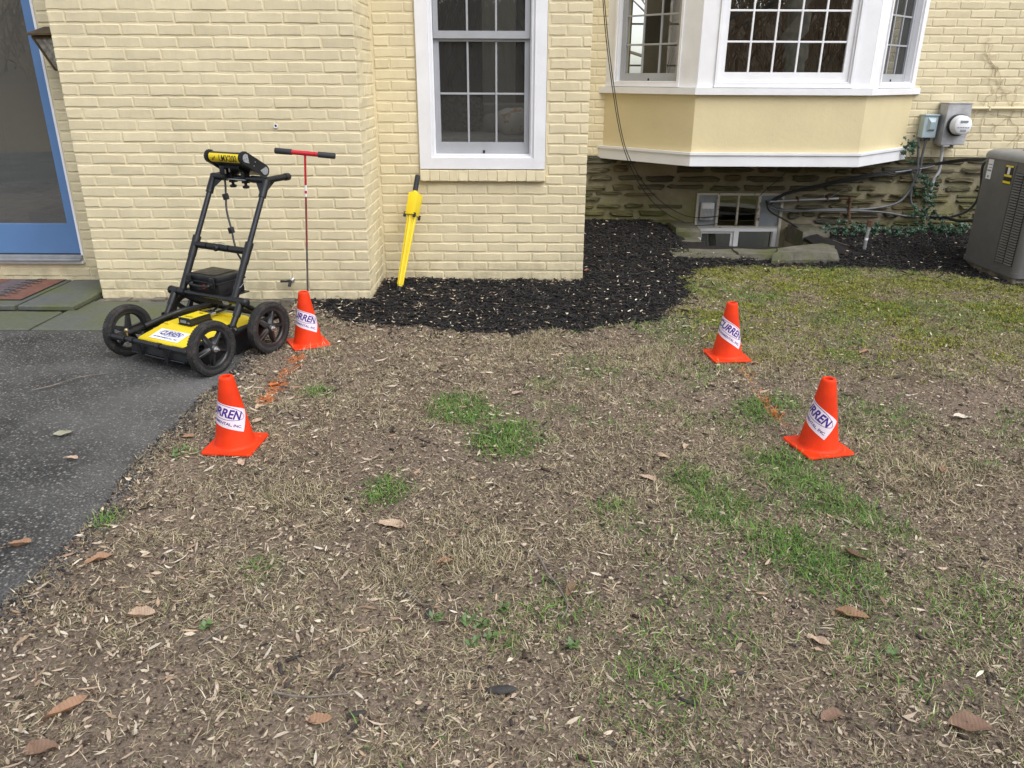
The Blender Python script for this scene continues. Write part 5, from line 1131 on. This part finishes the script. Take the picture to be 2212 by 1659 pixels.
for a in((845,1135,.095,-15,TAN,'broad toothed tan leaf lying left of the lawn centre',.2,.62),(1400,1032,.072,-40,TAN,'pale tan leaf beside the green patch left of the right cones',.25,.6),(1431,992,.075,-55,TAN,'narrow tan leaf just above the pair by the green grass',.3,.45),
 (961,1217,.055,10,ORG,'rust orange leaf half buried in dry grass',.5,.6),(213,1210,.085,50,ORG,'orange-tan leaf on bare soil beside the driveway',.5,.5),(305,1336,.095,0,TAN,'curled pale leaf lying on its side in the left foreground',.75,.45),
 (150,1530,.125,50,ORG,'long narrow orange-brown leaf in the left foreground',.6,.26),(88,1625,.085,5,BRN,'brown leaf in the bottom left corner',.5,.6),(690,1557,.065,0,ORG,'small oval brown leaf near the bottom of the lawn',.2,.55),
 (1866,762,.10,35,ORG,'upright orange-brown leaf on the lawn right of the far cone',.5,.35),(2078,904,.085,0,PAL,'cream white leaf scrap on the right side of the lawn',.3,.5),(1842,1332,.10,-30,ORG,'curled brown leaf pair low on the right of the lawn',.7,.42),
 (1768,1387,.07,-45,TAN,'pale pinkish leaf below the curled brown pair',.3,.45),(1846,1207,.075,-40,BRN,'dark brown leaf standing in the green grass on the right',.8,.4),(2095,1577,.10,-15,BRN,'large brown leaf near the bottom right corner',.5,.6),
 (1795,1548,.06,20,BRN,'dull plum-brown leaf at the bottom right',.4,.7),(1236,1280,.065,60,BRN,'crumpled brown leaf at the end of the forked twig',.8,.7),(138,942,.085,20,(.34,.33,.24),'grey-green leaf lying on the driveway',.2,.5),(155,995,.055,5,TAN,'tan leaf lying on the asphalt below the grey-green one',.3,.5),
 (562,884,.06,70,TAN,'pointed tan leaf at the end of the orange paint line',.4,.7),(556,914,.06,25,TAN,'small tan leaf beside the near left cone',.4,.55),(522,1003,.06,-70,TAN,'tan leaf in front of the near left cone',.3,.55),(405,947,.06,25,ORG,'orange leaf between the driveway and the near left cone',.3,.5),
 (1118,853,.06,10,(.45,.33,.27),'lobed pale leaf above the middle green patch',.5,.6),(640,843,.05,25,ORG,'slim brown leaf right of the orange paint line',.3,.35),(592,833,.055,10,(.62,.17,.04),'leaf scrap sprayed bright orange on the paint line',.2,.6),
 (1650,562,.085,10,TAN,'peach leaf on the mulch in front of the coping stones',.4,.6),(1630,788,.045,-10,ORG,'small orange leaf just behind the right paint line',.5,.7),(1652,848,.06,20,TAN,'tan leaf on the right orange paint line',.3,.4),(2035,1020,.06,60,ORG,'reddish leaf in the dry grass right of the near cone',.4,.5),
 (1480,972,.045,60,TAN,'small cream leaf above the narrow tan one',.4,.6),(460,655,.06,0,ORG,'dead leaf on the flagstones behind the cart',.5,.5),(1268,590,.05,40,RED,'red-brown oak leaf on the mulch at the corner of the sash window wall',.6,.7),(40,1185,.085,25,ORG,'thin curled leaf on the asphalt at the left edge',.7,.35)):
    big_leaf('fallen_leaf',a[0],a[1],a[2]*.88,a[3],a[4],a[5],a[6],.006,a[7])
def twig(px,r,label,branches=()):
    def P(q): 
        o=[]
        for a,b_ in q:
            p=G(a,b_); z=float(ground_h(p[0],p[1])) if p[0]>float(drive_edge(p[1])) else .004; o.append((p[0],p[1],z+r+.009))
        return o
    mb=MB(); pp=spline(P(px),4); n=len(pp); mb.tube(pp,[r*(1-.6*i/n) for i in range(n)],6)
    for q in branches: pb=spline(P(q),4); n=len(pb); mb.tube(pb,[r*.6*(1-.7*i/n) for i in range(n)],5)
    tag(obj('twig',mb,m_twig,None,60),label,'twig','fallen twigs')
twig([(1150,1190),(1168,1210),(1182,1240),(1205,1270),(1222,1300),(1225,1320),(1213,1338)],.0042,'forked grey twig lying near the lawn centre',[[(1168,1215),(1195,1225),(1220,1240),(1232,1250)],[(1120,1175),(1135,1188),(1142,1200)]])
twig([(872,1270),(890,1290),(915,1308),(940,1310)],.0036,'short grey twig left of the forked one')
twig([(70,850),(120,838),(170,822),(235,812)],.003,'thin twig lying on the driveway asphalt')
twig([(430,1395),(470,1370),(520,1345),(560,1340)],.003,'thin twig beside the curled pale leaf')
twig([(1680,1245),(1700,1262),(1690,1280)],.003,'small pale forked twig near the right green grass',[[(1700,1262),(1716,1270),(1722,1292)]])
twig([(1850,1250),(1870,1290),(1880,1310)],.003,'bent thin twig on the right of the foreground lawn')
twig([(590,1500),(660,1512),(760,1500)],.0035,'straight twig lying near the bottom left of the lawn')
twig([(1795,542),(1830,546),(1862,543)],.003,'thin twig on the mulch by the coping stones')
for (a,b_,sc_,lab) in((925,1330,.055,'dark bark chunk left of the forked twig'),(1083,1490,.075,'grey weathered bark stick low in the lawn centre'),(770,1545,.05,'dark bark chunk near the bottom of the lawn'),(1940,815,.05,'dark bark piece on the mossy lawn at right'),(610,838,.05,'flat grey bark piece beside the orange paint line')):
    p=G(a,b_); bm=bmesh.new(); bmesh.ops.create_icosphere(bm,subdivisions=2,radius=1); sd=random.random()*9
    for q in bm.verts: k=.75+.5*float(fbm(q.co.x*2+sd,q.co.y*2+q.co.z,3)); q.co=Vector((q.co.x*sc_*.5*k,q.co.y*sc_*.17*k,q.co.z*sc_*.10*k))
    o=obj('bark_piece',MB().bm(bm),m_chip,None,0); ca=o.data.color_attributes.new('Col','FLOAT_COLOR','POINT'); ca.data.foreach_set('color',np.tile(np.array([.055,.05,.048,1],np.float32),len(o.data.vertices)))
    o.location=(p[0],p[1],float(ground_h(p[0],p[1]))+sc_*.06+.004); o.rotation_euler=(0,0,random.uniform(0,3)); tag(o,lab,'bark','loose bark pieces')
# low weeds
def weed(px,py,label):
    p=G(px,py); mb=MB()
    for k in range(11):
        a=random.uniform(0,6.3); l=random.uniform(.012,.026); e=random.uniform(.2,.9); c_,s_=math.cos(a),math.sin(a); o_=random.uniform(0,.02); bx_,by_=o_*math.cos(a*1.7),o_*math.sin(a*1.7)
        q=lambda t_,sd: (bx_+c_*l*t_*math.cos(e)-s_*sd,by_+s_*l*t_*math.cos(e)+c_*sd,.006+l*t_*math.sin(e))
        mb.add([q(0,0),q(.5,.006),q(1,0),q(.5,-.006)],[(0,1,2,3)])
    o=obj('weed',mb,m_weed); o.location=(p[0],p[1],float(ground_h(p[0],p[1]))+.004); tag(o,label,'weed','small broad-leaved weeds')
m_weed=M('weed_leaf',(.11,.19,.055),.5,var=.3,vs=30)
for a,b_ in((1010,1348),(1040,1355),(1065,1375),(1025,1390),(1090,1312),(945,1345),(450,1360),(405,975),(385,985),(1510,700),(1240,1400),(1930,1420)): weed(a,b_,'tiny green broad-leaved weed growing in the bare lawn')

# ================================================================== WOODLAND BEHIND THE CAMERA (mirrored in the panes) AND BEHIND THE HOUSE
def tree(x,y,h,r,mat,label,group,sd):
    rr=random.Random(sd); o=thing('bare_tree',label,'tree',(x,y,float(ground_h(x,y))-.1),group=group)
    tk=MB(); lean=(rr.uniform(-.06,.06),rr.uniform(-.06,.06)); P=[(lean[0]*h*t_*t_+rr.uniform(-.08,.08)*t_,lean[1]*h*t_+rr.uniform(-.08,.08)*t_,h*t_) for t_ in(0,.06,.15,.3,.45,.6,.75,.9,1)]
    tk.tube(P,[r*1.5,r*1.15,r,r*.9,r*.8,r*.62,r*.45,r*.25,r*.06],12); obj('trunk',tk,mat,o,60)
    cr=MB()
    def br(p,dv,l,rad,dep):
        q=p+dv*l*.5+Vector((rr.uniform(-.1,.1),rr.uniform(-.1,.1),rr.uniform(0,.12)))*l; e=q+(dv+Vector((rr.uniform(-.35,.35),rr.uniform(-.35,.35),rr.uniform(0,.3)))).normalized()*l*.5
        cr.tube([p,q,e],[rad,rad*.7,rad*.35],5 if dep<2 else 3,False)
        if dep<3:
            for _ in range(4 if dep<2 else 3):
                s_=rr.choice((q,e,(q+e)/2)); br(s_,(dv+Vector((rr.uniform(-.9,.9),rr.uniform(-.9,.9),rr.uniform(-.1,.7)))).normalized(),l*rr.uniform(.4,.65),rad*.5,dep+1)
    for k in range(12):
        t_=rr.uniform(.22,.95); i=min(int(t_*8),7); a=rr.uniform(0,6.3); p=Vector(P[max(1,i)]); br(p,Vector((math.cos(a),math.sin(a),rr.uniform(.1,.8))).normalized(),h*rr.uniform(.16,.32)*(1.15-t_*.6),r*.32*(1.1-t_),0)
    obj('crown',cr,mat,o)
for i,(x,y,h,r,m_) in enumerate(((7.9,-10.2,15,.30,m_pale),(4.7,-8.0,13,.22,m_bark),(6.1,-13,14,.2,m_bark),(9.6,-9,13,.16,m_bark),(3.2,-12,13,.20,m_bark),(-2.5,-11,14,.22,m_bark),(.6,-13,14,.24,m_pale),(-6.5,-9,13,.2,m_bark),(11,-14,15,.22,m_bark),(7,-17,15,.24,m_bark),(4,-18,15,.2,m_bark),(-9,-13,14,.2,m_bark))):
    tree(x,y,h,r,m_,'bare winter tree in the wood mirrored in the window panes','bare trees mirrored in the windows',100+i)
for i,(x,y,h,r) in enumerate(((3.3,17,11,.16),(5.2,19,12,.18),(4.2,23,12,.2),(6.4,24,12,.2))): tree(x,y,h,r,m_bark,'bare tree glimpsed through the left bay window panes','bare trees behind the house',300+i)
br_=MB(); rr=random.Random(5)
for _ in range(2600):
    x=rr.uniform(-16,20); y=rr.uniform(-24,-10); z=float(ground_h(x,y)); h=rr.uniform(.8,4.5); dx,dy=rr.gauss(0,.7)*h,rr.gauss(0,.5)*h
    br_.tube([(x,y,z-.1),(x+dx*.4,y+dy*.5,z+h*.6),(x+dx,y+dy,z+h)],[.010+h*.005,.007+h*.003,.003],4,False)
tag(obj('brushwood',br_,m_brush),'tangled bare brushwood on the wooded slope mirrored in the windows','brush',kind='stuff')
